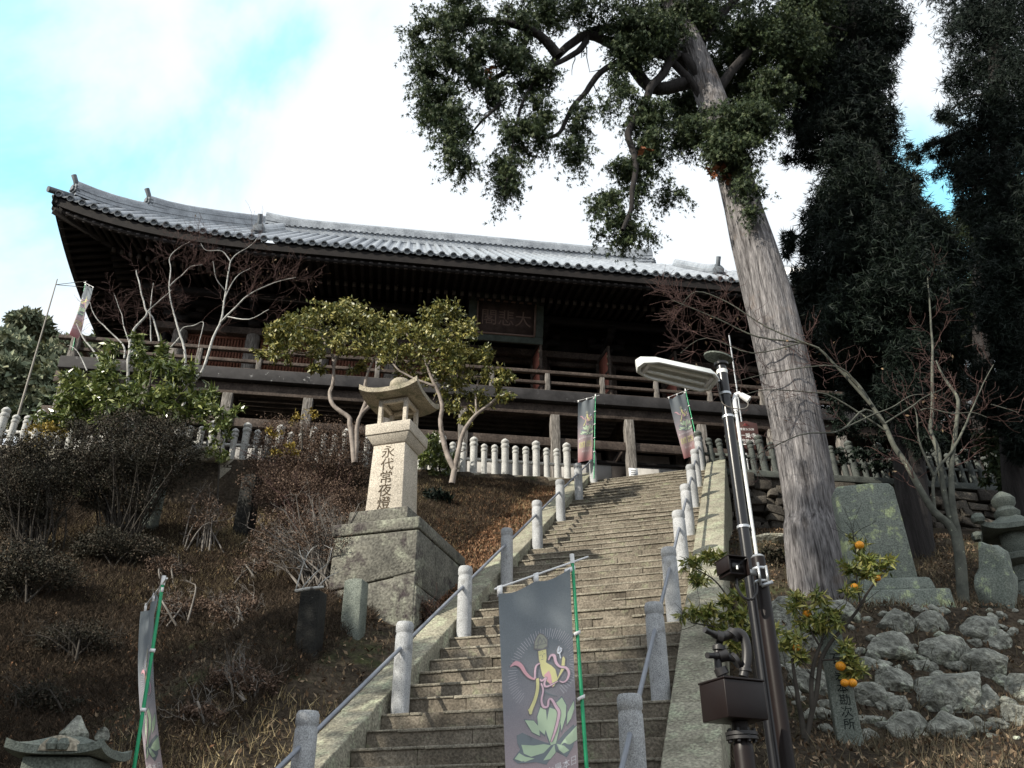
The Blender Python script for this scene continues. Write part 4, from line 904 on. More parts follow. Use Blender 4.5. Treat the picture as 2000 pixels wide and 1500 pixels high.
art('pdark', [(310, 1180), (345, 1170), (420, 1220), (480, 1260), (545, 1290), (600, 1230), (660, 1190), (690, 1240), (660, 1330), (620, 1385), (545, 1330), (500, 1400), (440, 1370), (330, 1350), (300, 1320), (340, 1270), (320, 1230)])
for pts in ([(355, 1095), (410, 1110), (445, 1160), (452, 1215), (405, 1180)], [(445, 1035), (480, 1060), (490, 1140), (480, 1215), (440, 1170), (430, 1090)], [(500, 1050), (545, 1075), (572, 1160), (550, 1285), (520, 1290), (482, 1180)], [(540, 1030), (575, 1003), (605, 1060), (605, 1130), (580, 1215), (565, 1110)],
            [(655, 1040), (660, 1090), (640, 1150), (612, 1185), (615, 1110)], [(345, 1243), (420, 1265), (480, 1272), (520, 1290), (480, 1325), (410, 1330), (365, 1300)], [(690, 1200), (688, 1290), (640, 1310), (575, 1300), (610, 1260)], [(310, 1320), (335, 1290), (375, 1320), (430, 1345), (370, 1352)], [(540, 1290), (550, 1340), (520, 1372), (480, 1370)], [(553, 1288), (600, 1310), (635, 1345), (600, 1358), (570, 1330)]):
    c = np.mean(pts, axis=0); art('pdark', [tuple(c+(np.array(p)-c)*1.14) for p in pts]); art('petal', pts)
art('line', [(378, 640), (376, 585), (392, 550), (410, 532), (440, 548), (468, 585), (470, 640), (440, 655), (405, 650)])
art('crown', [(384, 635), (382, 590), (396, 556), (411, 540), (438, 555), (462, 590), (464, 632), (438, 647), (408, 642)])
for a, b in (((395, 600), (411, 560)), ((411, 560), (432, 600)), ((420, 610), (440, 575)), ((440, 575), (456, 610)), ((386, 618), (462, 612)), ((400, 640), (411, 560))): art('line', ribbon([a, b], 4), 6)
art('line', [(402, 655), (464, 650), (472, 720), (470, 745), (505, 770), (530, 800), (545, 850), (560, 800), (565, 730), (580, 722), (592, 750), (590, 820), (545, 885), (525, 925), (470, 880), (440, 830), (425, 770), (412, 720)])
art('yel', [(408, 660), (460, 655), (466, 715), (463, 745), (500, 775), (525, 805), (543, 868), (563, 812), (568, 738), (578, 730), (587, 752), (584, 815), (543, 880), (520, 920), (478, 876), (445, 828), (430, 770), (417, 715)])
for x0, y0, x1, y1 in ((418, 690, 432, 688), (442, 686, 456, 684), (437, 690, 440, 708), (430, 722, 446, 720), (434, 664, 438, 666)): art('line', ribbon([(x0, y0), (x1, y1)], 3), 6)
art('line', ribbon(smooth_line([(415, 838), (420, 910), (408, 980), (385, 1040), (390, 1072)]), [26, 28, 30, 34, 16])); art('yel', ribbon(smooth_line([(415, 842), (420, 910), (408, 980), (387, 1038), (390, 1066)]), [18, 20, 22, 26, 10])); art('yel', [(368, 1035), (385, 1020), (392, 1045), (380, 1050)])
art('pink', [(455, 830), (485, 805), (500, 840), (515, 925), (490, 890)])
def scarf(pts, w, c='pink2'):
    L_ = smooth_line(pts); art('line', ribbon(L_, [q+7 for q in w]), 7); art(c, ribbon(L_, w), 8)
scarf([(228, 732), (262, 712), (300, 735), (335, 790), (370, 828), (400, 845)], [4, 30, 24, 18, 14, 8], 'pink')
scarf([(398, 840), (396, 790), (402, 755), (425, 745)], [12, 12, 12, 8])
scarf([(478, 735), (492, 705), (515, 712), (528, 760), (555, 795), (595, 812), (615, 850), (605, 890), (580, 905), (555, 890)], [6, 14, 18, 16, 12, 14, 16, 14, 10, 4])
scarf([(430, 850), (445, 865), (468, 850), (460, 890), (480, 910), (545, 890)], [8, 12, 12, 12, 12, 4])
scarf([(440, 880), (455, 930), (448, 990), (462, 1035), (488, 1040), (492, 1000), (510, 1000), (540, 1055), (560, 1100), (545, 1190), (520, 1270)], [8, 10, 12, 14, 14, 12, 12, 16, 18, 16, 8])
art('pdark', ribbon(smooth_line([(450, 925), (490, 960), (545, 988)]), [12, 10, 2]))
art('bud', ribbon([(548, 700), (556, 740)], 7)); art('line', [(524, 680), (534, 652), (545, 640), (552, 655), (570, 668), (568, 695), (548, 715), (532, 705)]); art('bud', [(529, 682), (537, 657), (545, 648), (550, 660), (565, 671), (563, 692), (548, 709), (535, 702)])
for a, b in (((545, 655), (546, 690)), ((532, 682), (545, 690)), ((560, 675), (547, 690))): art('line', ribbon([a, b], 3), 9.6)
def banner(lab, top, bar_end, pole_foot, width, length, wave=.02, fold=0, sway=(0, 0), seed=0, plumb=False, full=True):
    """top: where pole and bar meet; bar_end: free end of the bar; the cloth hangs along the pole (printed side reversed, as seen from behind)"""
    top = np.asarray(top, float); be = np.asarray(bar_end, float); pf = np.asarray(pole_foot, float)
    th = thing('pilgrim_banner', lab, 'banner', pf, 'pilgrim banners on green poles')
    bar = nrm(be-top); dn = nrm(pf-top); be = top+bar*width
    obj('pole', MB().tube([pf, top-dn*.05], [.0125, .011], 12), M['green'], th, smooth='auto')
    obj('cross_bar', MB().tube([top-bar*.10*(width/.45), be+bar*.02], .0065, 8), M['plast'], th, smooth='auto')
    obj('pole_cap', MB().tube([top+dn*.01, top-dn*.055], .015, 12), M['plast'], th, smooth='auto')
    nrmv = nrm(np.cross(bar, dn)); dnb = nrm(dn*.985+.02*bar) if not plumb else -EZ
    def P(s, t, off=0):                                       # s: 0 free edge .. 1 pole edge; t metres down
        s = np.asarray(s, float); t = np.asarray(t, float); w_ = .035*width/.45
        a = (1-s)*width*(1-.17*np.clip(t/length, 0, 1))+w_*s*.7
        sag = .03*np.sin(PI*np.clip((1-s)*2, 0, 2) % PI)*np.exp(-t*5)
        q = wave*np.sin(6*s+2.2*t+seed)*np.clip(.3+t*.5, 0, 1)+.018*np.cos(4*PI*s)*np.exp(-t*4.5)
        x = top+np.multiply.outer(a, bar)+np.multiply.outer(t+.045+sag*.5, dnb)+np.multiply.outer(q+off, nrmv)
        if fold: 
            c = np.clip(t/length, 0, 1); x = x+np.multiply.outer(-fold*c**1.3*(1-s)*width, bar)+np.multiply.outer(fold*.35*np.sin(9*s+5*t)*c*width, nrmv)
        x = x+np.multiply.outer(np.clip(t/length, 0, 1)**1.6*(1-.0*s), np.array([sway[0], sway[1], 0])); return x
    ns, n_t = 22, 64; s, t = np.meshgrid(np.linspace(0, 1, ns), np.linspace(0, length, n_t)); V = P(s, t).reshape(-1, 3)
    i = np.arange(n_t-1)[:, None]*ns+np.arange(ns-1)[None]; mb = MB().add(V, np.stack([i, i+1, i+ns+1, i+ns], -1).reshape(-1, 4))
    cl = obj('cloth', mb, M['banner'], th, smooth=True); uv = cl.data.uv_layers.new(name='uv')
    co = np.stack([s.ravel(), 1-t.ravel()/length], 1); li = np.empty(len(cl.data.loops), np.int32); cl.data.loops.foreach_get('vertex_index', li); uv.data.foreach_set('uv', co[li].astype(np.float32).ravel())
    cam_side = 1 if np.dot(nrmv, EYE-top) > 0 else -1
    k = length/1.8; layers = {}
    def put(c, pts, lvl):
        pts = np.array(pts)
        if pts[:, 0].max() > 1.0: pts[:, 0] = np.minimum(pts[:, 0], .995)
        lo_, hi_ = pts.min(0), pts.max(0); g = [Vector(q) for q in pts]
        st = np.array([.035, .03]); ex = [Vector((a, b)) for a in np.arange(lo_[0]+st[0]/2, hi_[0], st[0]) for b in np.arange(lo_[1]+st[1]/2, hi_[1], st[1])]
        try: r = delaunay_2d_cdt(g+ex, [], [list(range(len(g)))], 1, 1e-6)
        except Exception: return
        if not r[2]: return
        v = np.array([tuple(q) for q in r[0]]); m = layers.setdefault(c, MB()); m.add(P(v[:, 0], v[:, 1]*k, cam_side*(.0008+.0006*lvl)), [tuple(f) for f in r[2]])
    for i_, (c, pts, lv_) in enumerate(ART):
        if not full and c in ('halo', 'line'): continue
        put(c, pts, lv_)
    def words(body, size, s_, t_, c, lvl=6):
        V_, F_ = text_poly(body, size); V_ = V_-np.array([0, size*.36]); st_ = np.stack([s_-(V_[:, 0])/.45, t_-V_[:, 1]], 1)
        layers.setdefault(c, MB()).add(P(np.clip(st_[:, 0], .01, .99), st_[:, 1]*k, cam_side*.006), F_)
    words('日本最古の巡礼道', .052, .52, 1.118, 'txt')
    for q, ch in enumerate('西国'): words(ch, .19, .74-q*.47, 1.32, 'yel')
    words('三十三所', .06, .5, 1.52, 'txt')
    nm = dict(yel='golden_figure_print', pink='pink_print', pink2='scarf_print', petal='lotus_petal_print', pdark='lotus_shadow_print', crown='crown_print', halo='halo_ray_print', bud='lotus_bud_print', txt='white_lettering', line='outline_print')
    for c, m in layers.items(): obj(nm[c], m, M['b_'+c], cl)
    tb = lambda p0, ex: obj('loop_tab', MB().frame(p0, bar, nrmv, dn, -.018, .018, -.006, .006, -.012, ex), M['plast'], th)
    for s_ in (.03, .5): tb(top+bar*(1-s_)*width, .055)
    obj('loop_tab', MB().frame(top+bar*.035+dn*.05, bar, nrmv, dn, -.05, .03, -.008, .008, -.02, .012), M['plast'], th)
    for t_ in (.42, .80, 1.2, 1.6):
        p0 = top+dn*(t_*k+.04); obj('loop_tab', MB().frame(p0, bar, nrmv, dn, -.016, .03, -.016, .016, -.01, .012), M['plast'], th)
    return th
# front banner
tp = at(1118, 1098, 5.55); be = at(968, 1150, 5.35); ft = at(1146, 1500, 5.45); ft = tp+(ft-tp)*(2.75/np.linalg.norm(ft-tp))*1.0
ft = tp+(ft-tp)*((tp[2]-.30)/(tp[2]-ft[2]))*.93
banner('large grey to mauve lotus figure banner on a green pole in front of the stairs', tp, be, ft, .575, 1.85, .016, seed=1.0)
tp = at(318, 1140, 6.0); ft = at(262, 1500, 6.0); ft = tp+(ft-tp)*1.55; ft[2] = max(ft[2], float(T(ft[0], ft[1]))-.1)
banner('banner seen almost edge on with a green pole in front of the left bank', tp, at(287, 1180, 6.45), ft, .58, 1.80, .03, seed=2, sway=(.42, .1), plumb=True)
tp = at(1163, 774, 18.3); ft = at(1160, 935, 18.25)
banner('faded banner hanging upright beside the top left stair post below the veranda', tp, at(1124, 784, 18.2), ft, .47, 1.62, .02, seed=3, full=False)
tp = at(1339, 763, 18.0); ft = at(1377, 930, 17.9)
banner('tilted faded banner beside the top right stair post under the street lamp', tp, at(1295, 780, 17.8), ft, .55, 1.62, .02, seed=4, full=False)
cp = TP(VU0+.02, VB-.15, FLZ+.4); tp = at(167, 553, cp[1]+.1); ft = cp+EZ*-.2
banner('wind blown banner at the left corner of the veranda against the sky', tp, at(197, 568, cp[1]-.25), ft, .47, 1.75, .05, fold=.55, sway=(-.05, -.1), seed=5, full=False)
bpole = thing('bamboo_pole', 'thin leaning bamboo pole against the sky left of the temple with cords', 'pole', hit(33, 822, 16, 30))
b0 = TP(-12.9, .35, 9.5); b0 = np.array([at(35, 818, b0[1])[0], b0[1], 9.6]); b1 = at(112, 545, b0[1]+.2)
obj('bamboo_stem', MB().tube([b0, b1], [.03, .012], 8), M['bamboo'], bpole, smooth='auto')
obj('cord', MB().tube([at(108, 556, b0[1]+.2), at(170, 549, cp[1])], .008, 6), M['bamboo'], bpole); obj('cord', MB().tube([at(108, 556, b0[1]+.2), at(168, 561, cp[1])], .008, 6), M['bamboo'], bpole)

# ------------------------------------------------------------------ lamp, flood light post, water cannon, sign
YL = 5.3
lt = at(1409, 718, YL); lx, ly = lt[0], lt[1]; gz = float(T(lx, ly))
lamp = thing('street_lamp', 'black street lamp with a white twin tube fitting beside the right cheek of the stairs', 'street lamp', (lx, ly, gz-.2))
obj('pole', MB().tube([(lx, ly, gz-.3), (lx, ly, lt[2]-.02)], [.042, .036], 24), M['black'], lamp, smooth='auto')
obj('pole_cap', MB().lathe((lx, ly, lt[2]-.02), [(.03, 0), (.034, .0), (.034, .03), (.05, .035), (.052, .05), (.04, .062), (0, .065)], 22), M['black'], lamp, smooth='auto')
obj('white_band', MB().lathe((lx, ly, lt[2]-.055), [(.0385, 0), (.0385, .03), (.03, .031)], 22), M['whitep'], lamp, smooth='auto')
for py in (773, 818, 1033): 
    z = at(1420, py, YL)[2]; obj('clamp_band', MB().lathe((lx, ly, z), [(.0405, 0), (.0425, .002), (.0425, .018), (.0405, .02)], 22), M['steel'], lamp, smooth='auto')
cz = at(1443, 795, YL)[2]; cx = lx+.055
obj('conduit', MB().tube([(cx, ly-.01, at(1475, 1095, YL)[2]), (cx, ly-.01, cz), (cx, ly-.01, cz+.05), (cx+.012, ly-.01, cz+.085), (cx+.04, ly-.01, cz+.1), (cx+.065, ly-.01, cz+.085)], .012, 12), M['whitep'], lamp, smooth='auto')
obj('conduit_elbow', MB().tube([(cx, ly-.01, cz-.04), (cx, ly-.01, cz+.05), (cx+.015, ly-.01, cz+.09), (cx+.045, ly-.01, cz+.10)], .017, 12), M['plast'], lamp, smooth='auto')
obj('socket_box', MB().tube([(cx+.05, ly-.01, cz+.09), (cx+.10, ly-.02, cz+.045)], [.02, .026], 12), M['plast'], lamp, smooth='auto')
obj('cable', MB().tube(smooth_line([(cx+.09, ly-.02, cz+.05), (cx+.08, ly-.03, cz-.01), (cx+.02, ly-.045, cz-.04), (lx-.03, ly-.05, cz-.01), (lx-.05, ly-.04, cz+.08), (lx-.055, ly-.03, cz+.17), (lx-.06, ly-.02, cz+.22)]), .004, 6), M['gtwig'], lamp)
# fitting: a shallow white tray with two tubes
fd = nrm(np.array([-math.cos(math.radians(23)), -math.sin(math.radians(23)), .0])); fs = nrm(np.cross(EZ, fd)); p0 = at(1397, 752, YL-.03)
tiltv = nrm(EZ-fs*.30); fs2 = nrm(np.cross(tiltv, fd))
def tray(pts, zt):
    return [p0+fd*x+fs2*y+tiltv*zt for x, y in pts]
out_ = [(0, -.06), (.0, .06), (.06, .095), (.50, .085), (.60, .05), (.62, 0), (.60, -.05), (.50, -.085), (.06, -.095)]
inn_ = [(.03, -.05), (.03, .05), (.07, .08), (.49, .07), (.575, .04), (.59, 0), (.575, -.04), (.49, -.07), (.07, -.08)]
k = len(out_); mb = MB(); V = tray([(x*1.0, y*.75) for x, y in out_], .075)+tray(out_, 0)+tray(inn_, 0)+tray([(x, y*.8) for x, y in inn_], .05)
mb.add(V, [tuple(range(k-1, -1, -1)), tuple(range(3*k, 4*k))]+[(r*k+a, r*k+(a+1) % k, (r+1)*k+(a+1) % k, (r+1)*k+a) for r in range(3) for a in range(k)]); ft_ = obj('lamp_tray', mb, M['whitep'], lamp, bevel=.004)
for y in (-.03, .03): obj('lamp_tube', MB().tube([p0+fd*.07+fs2*y+tiltv*.022, p0+fd*.545+fs2*y+tiltv*.022], .013, 12), M['tubeglass'], ft_, smooth='auto')
for x in (.05, .55): obj('tube_holder', MB().frame(p0, fd, fs2, tiltv, x-.012, x+.012, -.048, .048, .004, .052), M['plast'], ft_, bevel=.003)
mb = MB(); mb.tube([p0+fd*.02+tiltv*.04, np.array([lx, ly, p0[2]+.045])], .014, 8); mb.bar((lx-.05, ly-.03, p0[2]+.02), (lx-.05, ly-.03, p0[2]+.1), .02, .05); obj('bracket_arm', mb, M['steel'], lamp)
c = at(1403, 700, YL+.03); mb = MB(); a_ = nrm(np.array([-.9, -.3, .12])); b_ = nrm(np.cross(EZ, a_)); n2 = np.cross(a_, b_)
t = np.arange(20)*2*PI/20; V = [c+a_*.11*math.cos(q)+b_*.07*math.sin(q)+n2*d for d in (0, .012) for q in t]
mb.add(V, [tuple(range(19, -1, -1)), tuple(range(20, 40))]+[tuple(q) for q in ringfaces(2, 20)]); mb.tube([c+n2*0, np.array([lx, ly, lt[2]+.03])], .008, 6); obj('rear_reflector', mb, M['mark'], lamp, smooth='auto')
# dark square post with a boxed flood light
pt_ = at(1479, 1090, 5.12); px_, py_ = pt_[0]+.005, pt_[1]; gz = float(T(px_, py_))
fp = thing('floodlight_post', 'dark brown post with a hooded black light box fixed beside the lamp pole', 'post', (px_, py_, gz-.2))
obj('post', MB().tube([(px_, py_, gz-.3), (px_, py_, pt_[2])], .041, 20), M['brownm'], fp, smooth='auto')
obj('post_cap', MB().lathe((px_, py_, pt_[2]), [(.041, 0), (.043, .004), (.03, .018), (0, .02)], 20), M['steel'], fp, smooth='auto')
bc = at(1430, 1112, 4.98); bx = nrm(np.array([.95, .3, 0])); by = np.cross(EZ, bx)
mb = MB(); mb.frame(bc, bx, by, EZ, -.055, .055, -.06, .07, -.05, .05); lb = obj('light_box', mb, M['brownm'], fp, bevel=.006)
mb = MB(); mb.frame(bc, bx, by, EZ, -.07, .058, -.085, .08, .051, .058); mb.frame(bc, bx, by, EZ, -.07, -.0625, -.085, .06, -.03, .05); mb.frame(bc, bx, by, EZ, .059, .066, -.085, .06, -.05, .05); obj('hood', mb, M['brownm'], lb, bevel=.002)
obj('lens', MB().frame(bc, bx, by, EZ, -.04, .035, -.066, -.0605, -.035, .035), M['black'], lb); obj('bulb_glint', MB().lathe(bc-by*.072-bx*.01-EZ*.012, [(0, -.014), (.006, -.01), (.006, .01), (0, .014)], 8), M['whitep'], lb, smooth='auto')
mb = MB(); mb.bar(bc+bx*.055, (px_-.035, py_-.03, bc[2]+.01), .02, .03); 
for dz in (-.045, .035): mb.lathe((px_, py_, bc[2]+dz), [(.0415, 0), (.045, .002), (.045, .016), (.0415, .018)], 18)
mb.frame((px_, py_, bc[2]), EX, EY, EZ, -.028, -.016, -.060, -.046, -.07, .07); mb.frame((px_, py_, bc[2]), EX, EY, EZ, .018, .030, -.060, -.046, -.07, .05); mb.bar((px_-.02, py_-.06, bc[2]-.075), (px_+.05, py_-.06, bc[2]-.05), .008, .02); obj('mount_bracket', mb, M['steel'], fp)
obj('cable', MB().tube(smooth_line([bc+bx*.02-EZ*.05, bc+bx*.02-EZ*.11, bc+bx*.05-EZ*.16, bc+bx*.10-EZ*.17, bc+bx*.14-EZ*.13, bc+bx*.15-EZ*.07]), .0085, 8), M['iron'], fp, smooth='auto')
# water cannon: pipe, flange, box and swivel nozzles
wc = at(1428, 1372, 4.75); rz = wc[2]; gz = float(T(wc[0], wc[1])); wxy = np.array([wc[0], wc[1], 0])
wn = thing('water_cannon', 'black fire fighting water cannon with a brown box on a flanged pipe', 'water cannon', (wc[0], wc[1], gz-.2))
bxx, byy = frame_rot(math.radians(-24)); bw, bd, bh = .125, .11, .093
bb_ = at(1432, 1372, 4.75)
obj('control_box', MB().frame(bb_, bxx, byy, EZ, -bw, bw, -bd, bd, -bh, bh), M['brownm'], wn, bevel=.004)
obj('box_lid', MB().frame(bb_, bxx, byy, EZ, -bw-.004, bw+.004, -bd-.006, bd+.004, bh+.001, bh+.012), M['brownm'], wn, bevel=.003)
pz = at(1445, 1437, 4.75)[2]; ctr = bb_+bxx*.03; ctr = np.array([ctr[0], ctr[1], 0])
mb = MB(); mb.lathe(ctr+EZ*(gz-.3), [(.052, 0), (.052, pz-gz+.3-.075), (.048, pz-gz+.3-.045), (.04, pz-gz+.3-.02), (.04, pz-gz+.3+.03), (.045, rz-bh-gz+.3-.002)], 24); obj('riser_pipe', mb, M['brownm'], wn, smooth='auto')
mb = MB().lathe(ctr+EZ*(pz-.02), [(.04, 0), (.082, .001), (.082, .016), (.04, .017), (.04, .02), (.082, .021), (.082, .038), (.04, .039)], 28)
for q in range(8): mb.lathe(ctr+np.array([math.cos(q*PI/4+.3), math.sin(q*PI/4+.3), 0])*.066+EZ*(pz-.032), [(.009, 0), (.009, .065), (.005, .067)], 6)
obj('bolted_flange', mb, M['iron'], wn, smooth='auto')
q3 = lambda x, y, d=0: at(x, y, 4.75+d)
mb = MB(); P = smooth_line([q3(1452, 1322), q3(1458, 1295), q3(1458, 1265), q3(1452, 1243), q3(1440, 1235), q3(1428, 1240)], 5); mb.tube(P, .026, 14)
mb.tube(smooth_line([q3(1404, 1258), q3(1402, 1285), q3(1405, 1312), q3(1416, 1324), q3(1428, 1330)], 5), .02, 12); mb.tube([q3(1427, 1322), q3(1437, 1332)], .012, 8); obj('swivel_pipe', mb, M['iron'], wn, smooth='auto')
mb = MB()
for a, b, r in (((1436, 1236), (1430, 1243), .042), ((1412, 1246), (1400, 1243), .034), ((1428, 1238), (1402, 1247), .025), ((1440, 1288), (1434, 1292), .042), ((1420, 1278), (1404, 1282), .034), ((1438, 1286), (1410, 1282), .022), ((1404, 1262), (1404, 1270), .034), ((1406, 1305), (1412, 1318), .036), ((1456, 1306), (1456, 1312), .034)): mb.tube([q3(*a), q3(*b)], r, 16)
obj('coupling', mb, M['iron'], wn, smooth='auto')
for a, b in (((1404, 1243), (1376, 1230)), ((1406, 1281), (1381, 1280))):
    A_, B_ = q3(*a), q3(*b, -.06); d = nrm(B_-A_); m_ = MB().tube([A_, A_+(B_-A_)*.4, A_+(B_-A_)*.45, B_, B_-d*.001, B_-d*.05], [.022, .019, .015, .016, .011, .011], 14, cap=False); obj('nozzle', m_, M['iron'], wn, smooth='auto')
# wooden sign on twin rods behind the lamp
sp = hit(1477, 1012, 14, 18.5); Ys = sp[1]
sg = thing('sign_board', 'dark red wooden sign board with white lettering on twin rods beside the big trunk', 'sign', sp)
ax, ay = frame_rot(math.radians(-4)); c = at(1461, 852, Ys); Zs = c[1]*.87+(c[2]-1.6)*.49; wv = 22*Zs/FPX; h0 = at(1463, 884, Ys)[2]; h1 = at(1458, 822, Ys)[2]
slab_poly('board', [(-wv, h0), (wv, h0), (wv, h1-.06), (0, h1), (-wv, h1-.06)], np.array([c[0], c[1], 0]), ax, ay, .03, M['sign'], sg, .004, 0, 0)
f_ = MB(); oc = np.array([c[0], c[1], 0])-ay*.003; hh = h1-h0
put_text(f_, '重要文化財', hh*.085, oc+EZ*(h0+hh*.73), ax, EZ); put_text(f_, '一乗寺', hh*.17, oc+EZ*(h0+hh*.53), ax, EZ); put_text(f_, '大悲閣(金堂)', hh*.13, oc+EZ*(h0+hh*.36), ax, EZ, sx=.85)
f_.frame(oc, ax, ay, EZ, -wv*.75, wv*.75, -.003, -.001, h0+hh*.24, h0+hh*.262); obj('lettering', f_, M['plast'], sg)
f_ = MB(); 
for a in range(3): f_.frame(oc, ax, ay, EZ, -wv*.35+a*.02, wv*.3-a*.03, -.003, -.001, h0+hh*(.84+.03*a), h0+hh*(.855+.03*a))
obj('red_emblem', f_, M['signred'], sg)
for dx in (-.05, .06): obj('rod', MB().tube([sp+ax*dx-EZ*.2, np.array([sp[0]+ax[0]*dx, sp[1]+.02, h0+.2])], .014, 8), M['brownm'], sg, smooth='auto')
tp_ = at(1424, 655, Ys+.3); tpo = thing('thin_pole', 'tall thin grey metal pole rising behind the street lamp', 'pole', (tp_[0], tp_[1], 7.6))
obj('pole', MB().tube([(tp_[0], tp_[1], 7.4), tp_], .017, 8), M['steel'], tpo, smooth='auto'); obj('cap', MB().tube([tp_, tp_+EZ*.05], .02, 8), M['brownm'], tpo)

# ------------------------------------------------------------------ plants
def rotmats(n, r, down=0.0, axis=None):
    """random frames; down>0 makes the long axis hang"""
    a = r.normal(size=(n, 3)); 
    if down: a[:, 2] -= down
    if axis is not None: a = a*.55+axis
    a /= np.linalg.norm(a, axis=1, keepdims=True)
    b = r.normal(size=(n, 3)); b -= (b*a).sum(1, keepdims=True)*a; b /= np.linalg.norm(b, axis=1, keepdims=True)+1e-9
    return a, b, np.cross(a, b)
def scatter(P, tmpl, F, size, r, down=0., axis=None):
    P = np.asarray(P); n = len(P); a, b, c = rotmats(n, r, down, axis); t = np.asarray(tmpl, float); sz = (size*r.uniform(.65, 1.35, n))[:, None, None] if np.ndim(size) == 0 else np.asarray(size)[:, None, None]
    V = P[:, None]+sz*(t[None, :, 0:1]*a[:, None]+t[None, :, 1:2]*b[:, None]+t[None, :, 2:3]*c[:, None])
    k = len(t); F = np.asarray(F)
    return V.reshape(-1, 3), (F[None]+(np.arange(n)*k)[:, None, None]).reshape(-1, F.shape[1])
LEAF = ([(0, 0, 0), (.45, .23, .07), (1, 0, -.05), (.45, -.23, .07)], [(0, 1, 2, 3)])
LONGLEAF = ([(0, 0, 0), (.4, .15, .05), (1, 0, -.12), (.4, -.15, .05)], [(0, 1, 2, 3)])
SPRAY = ([(0, 0, 0), (.5, .42, .05), (.62, .30, .02), (.75, .16, .08), (1.0, .12, 0), (.98, -.06, 0), (.8, -.14, .06), (.7, -.34, 0), (.5, -.38, -.05), (.3, .2, 0), (.35, -.2, .04)],
         [(0, 9, 1, 2), (0, 2, 3, 4), (0, 4, 5, 6), (0, 6, 7, 8), (0, 10, 8, 7)])
SPRIG = ([(0, .03, 0), (0, -.03, 0), (.55, .09, .04), (.95, .04, 0), (.5, -.07, .03), (.3, .05, 0), (.62, .42, .05), (.34, -.04, .02), (.66, -.38, -.03)], [(0, 1, 4), (0, 4, 2), (2, 4, 3), (0, 5, 6), (1, 8, 7)])
TUFT = ([(0, .03, 0), (0, -.03, 0), (1, 0, .1), (.1, .05, .03), (.15, -.04, -.02), (.8, .5, 0), (.1, -.05, .02), (.2, .03, .04), (.75, -.5, .1), (.3, .0, .05), (.36, 0, -.05), (.9, .2, .45)],
        [(0, 1, 2), (3, 4, 5), (6, 7, 8), (9, 10, 11)])
def blob_points(c, rad, n, r, shell=.55):
    """points in an uneven clump: denser towards the skin, clotted into sub clumps"""
    m = max(4, n//40); d = r.normal(size=(m, 3)); d /= np.linalg.norm(d, axis=1, keepdims=True); q = d*(shell+(1-shell)*r.uniform(0, 1, m)[:, None]**.6)
    i = r.integers(0, m, n); P = q[i]+r.normal(0, .17, (n, 3)); return np.asarray(c)+P*np.asarray(rad)
def branchlet(p0, d0, L, r0, n, r, wob=.25, up=0.):
    P = [np.asarray(p0, float)]; d = nrm(np.asarray(d0, float)); 
    for i in range(n):
        d = nrm(d+r.normal(0, wob, 3)*.5+np.array([0, 0, up])); P.append(P[-1]+d*L/n)
    return np.array(P)
def twigs(mb, path, rad, levels, r, n=6, L=.8, spread=.9, up=.05, sides=4, tips=None, start=.25, minr=.003):
    """recursive side branches along a path"""
    path = np.asarray(path); k = len(path)
    for j in range(n):
        f = r.uniform(start, 1) if j else .98; x = f*(k-1); i = min(int(x), k-2); p = path[i]+(path[i+1]-path[i])*(x-i); d = nrm(path[i+1]-path[i])
        nd = nrm(d+r.normal(0, spread, 3)); l = L*r.uniform(.55, 1.15)*(1.1-.5*f); r0 = max(minr, (rad if np.ndim(rad) == 0 else np.interp(x, np.arange(k), rad))*.55)
        P = branchlet(p, nd, l, r0, 5 if levels > 1 else 4, r, .5, up); mb.tube(P, np.linspace(r0, max(minr*.7, r0*.35), len(P)), sides if r0 > .008 else 3, cap=False)
        if levels > 1: twigs(mb, P, np.linspace(r0, r0*.4, len(P)), levels-1, r, max(3, int(n*.75)), L*.55, spread, up, sides, tips, .2, minr)
        elif tips is not None: tips.append((P[-1], nrm(P[-1]-P[-2]), P))
def pxpath(pts, Y, dY=0):
    Y = np.broadcast_to(Y, (len(pts),)) if np.ndim(Y) == 0 else np.interp(np.linspace(0, 1, len(pts)), np.linspace(0, 1, len(Y)), Y)
    return np.array([at(x, y, yy) for (x, y), yy in zip(pts, Y)])
def sm(P, n=3):
    return np.array(smooth_line3(P, n))
def smooth_line3(pts, n=4):
    P = np.array(pts, float); tt = np.linspace(0, len(P)-1, (len(P)-1)*n+1); o = []
    for u in tt:
        i = min(int(u), len(P)-2); f = u-i; p0, p1, p2, p3 = P[max(i-1, 0)], P[i], P[i+1], P[min(i+2, len(P)-1)]
        o.append(.5*((2*p1)+(-p0+p2)*f+(2*p0-5*p1+4*p2-p3)*f*f+(-p0+3*p1-3*p2+p3)*f**3))
    return o
def zdepth(p): return p[1]*math.cos(PITCH)+(p[2]-1.6)*math.sin(PITCH)

# --- the big cypress
r = np.random.default_rng(21); YB = 11.6
tb = at(1592, 1085, YB); tb[2] = float(T(tb[0], tb[1]))-.15
big = thing('cypress_tree', 'huge grey barked cypress right of the stairs with drooping foliage over the temple roof', 'tree', tb)
zs_ = [tb[2], tb[2]+.5]; ctr = [(tb[0], tb[1])]*2
spine = [tb, at(1592, 1060, YB)]+[at(x, y, YB) for x, y in ((1585, 1000), (1565, 870), (1533, 720), (1503, 590), (1472, 480), (1450, 400), (1424, 300), (1392, 200), (1358, 110), (1322, 20), (1290, -70), (1262, -150), (1240, -230))]
hw_px = [84, 66, 57, 57, 56, 53, 47, 40, 37, 33, 29, 25, 21, 17, 13]
spine[0] = tb-EZ*.9; spine = np.array(spine); rad = np.array([h*zdepth(p)/FPX for h, p in zip(hw_px, spine)])
SPN = sm(spine, 6); RAD = np.interp(np.linspace(0, len(rad)-1, len(SPN)), np.arange(len(rad)), rad)
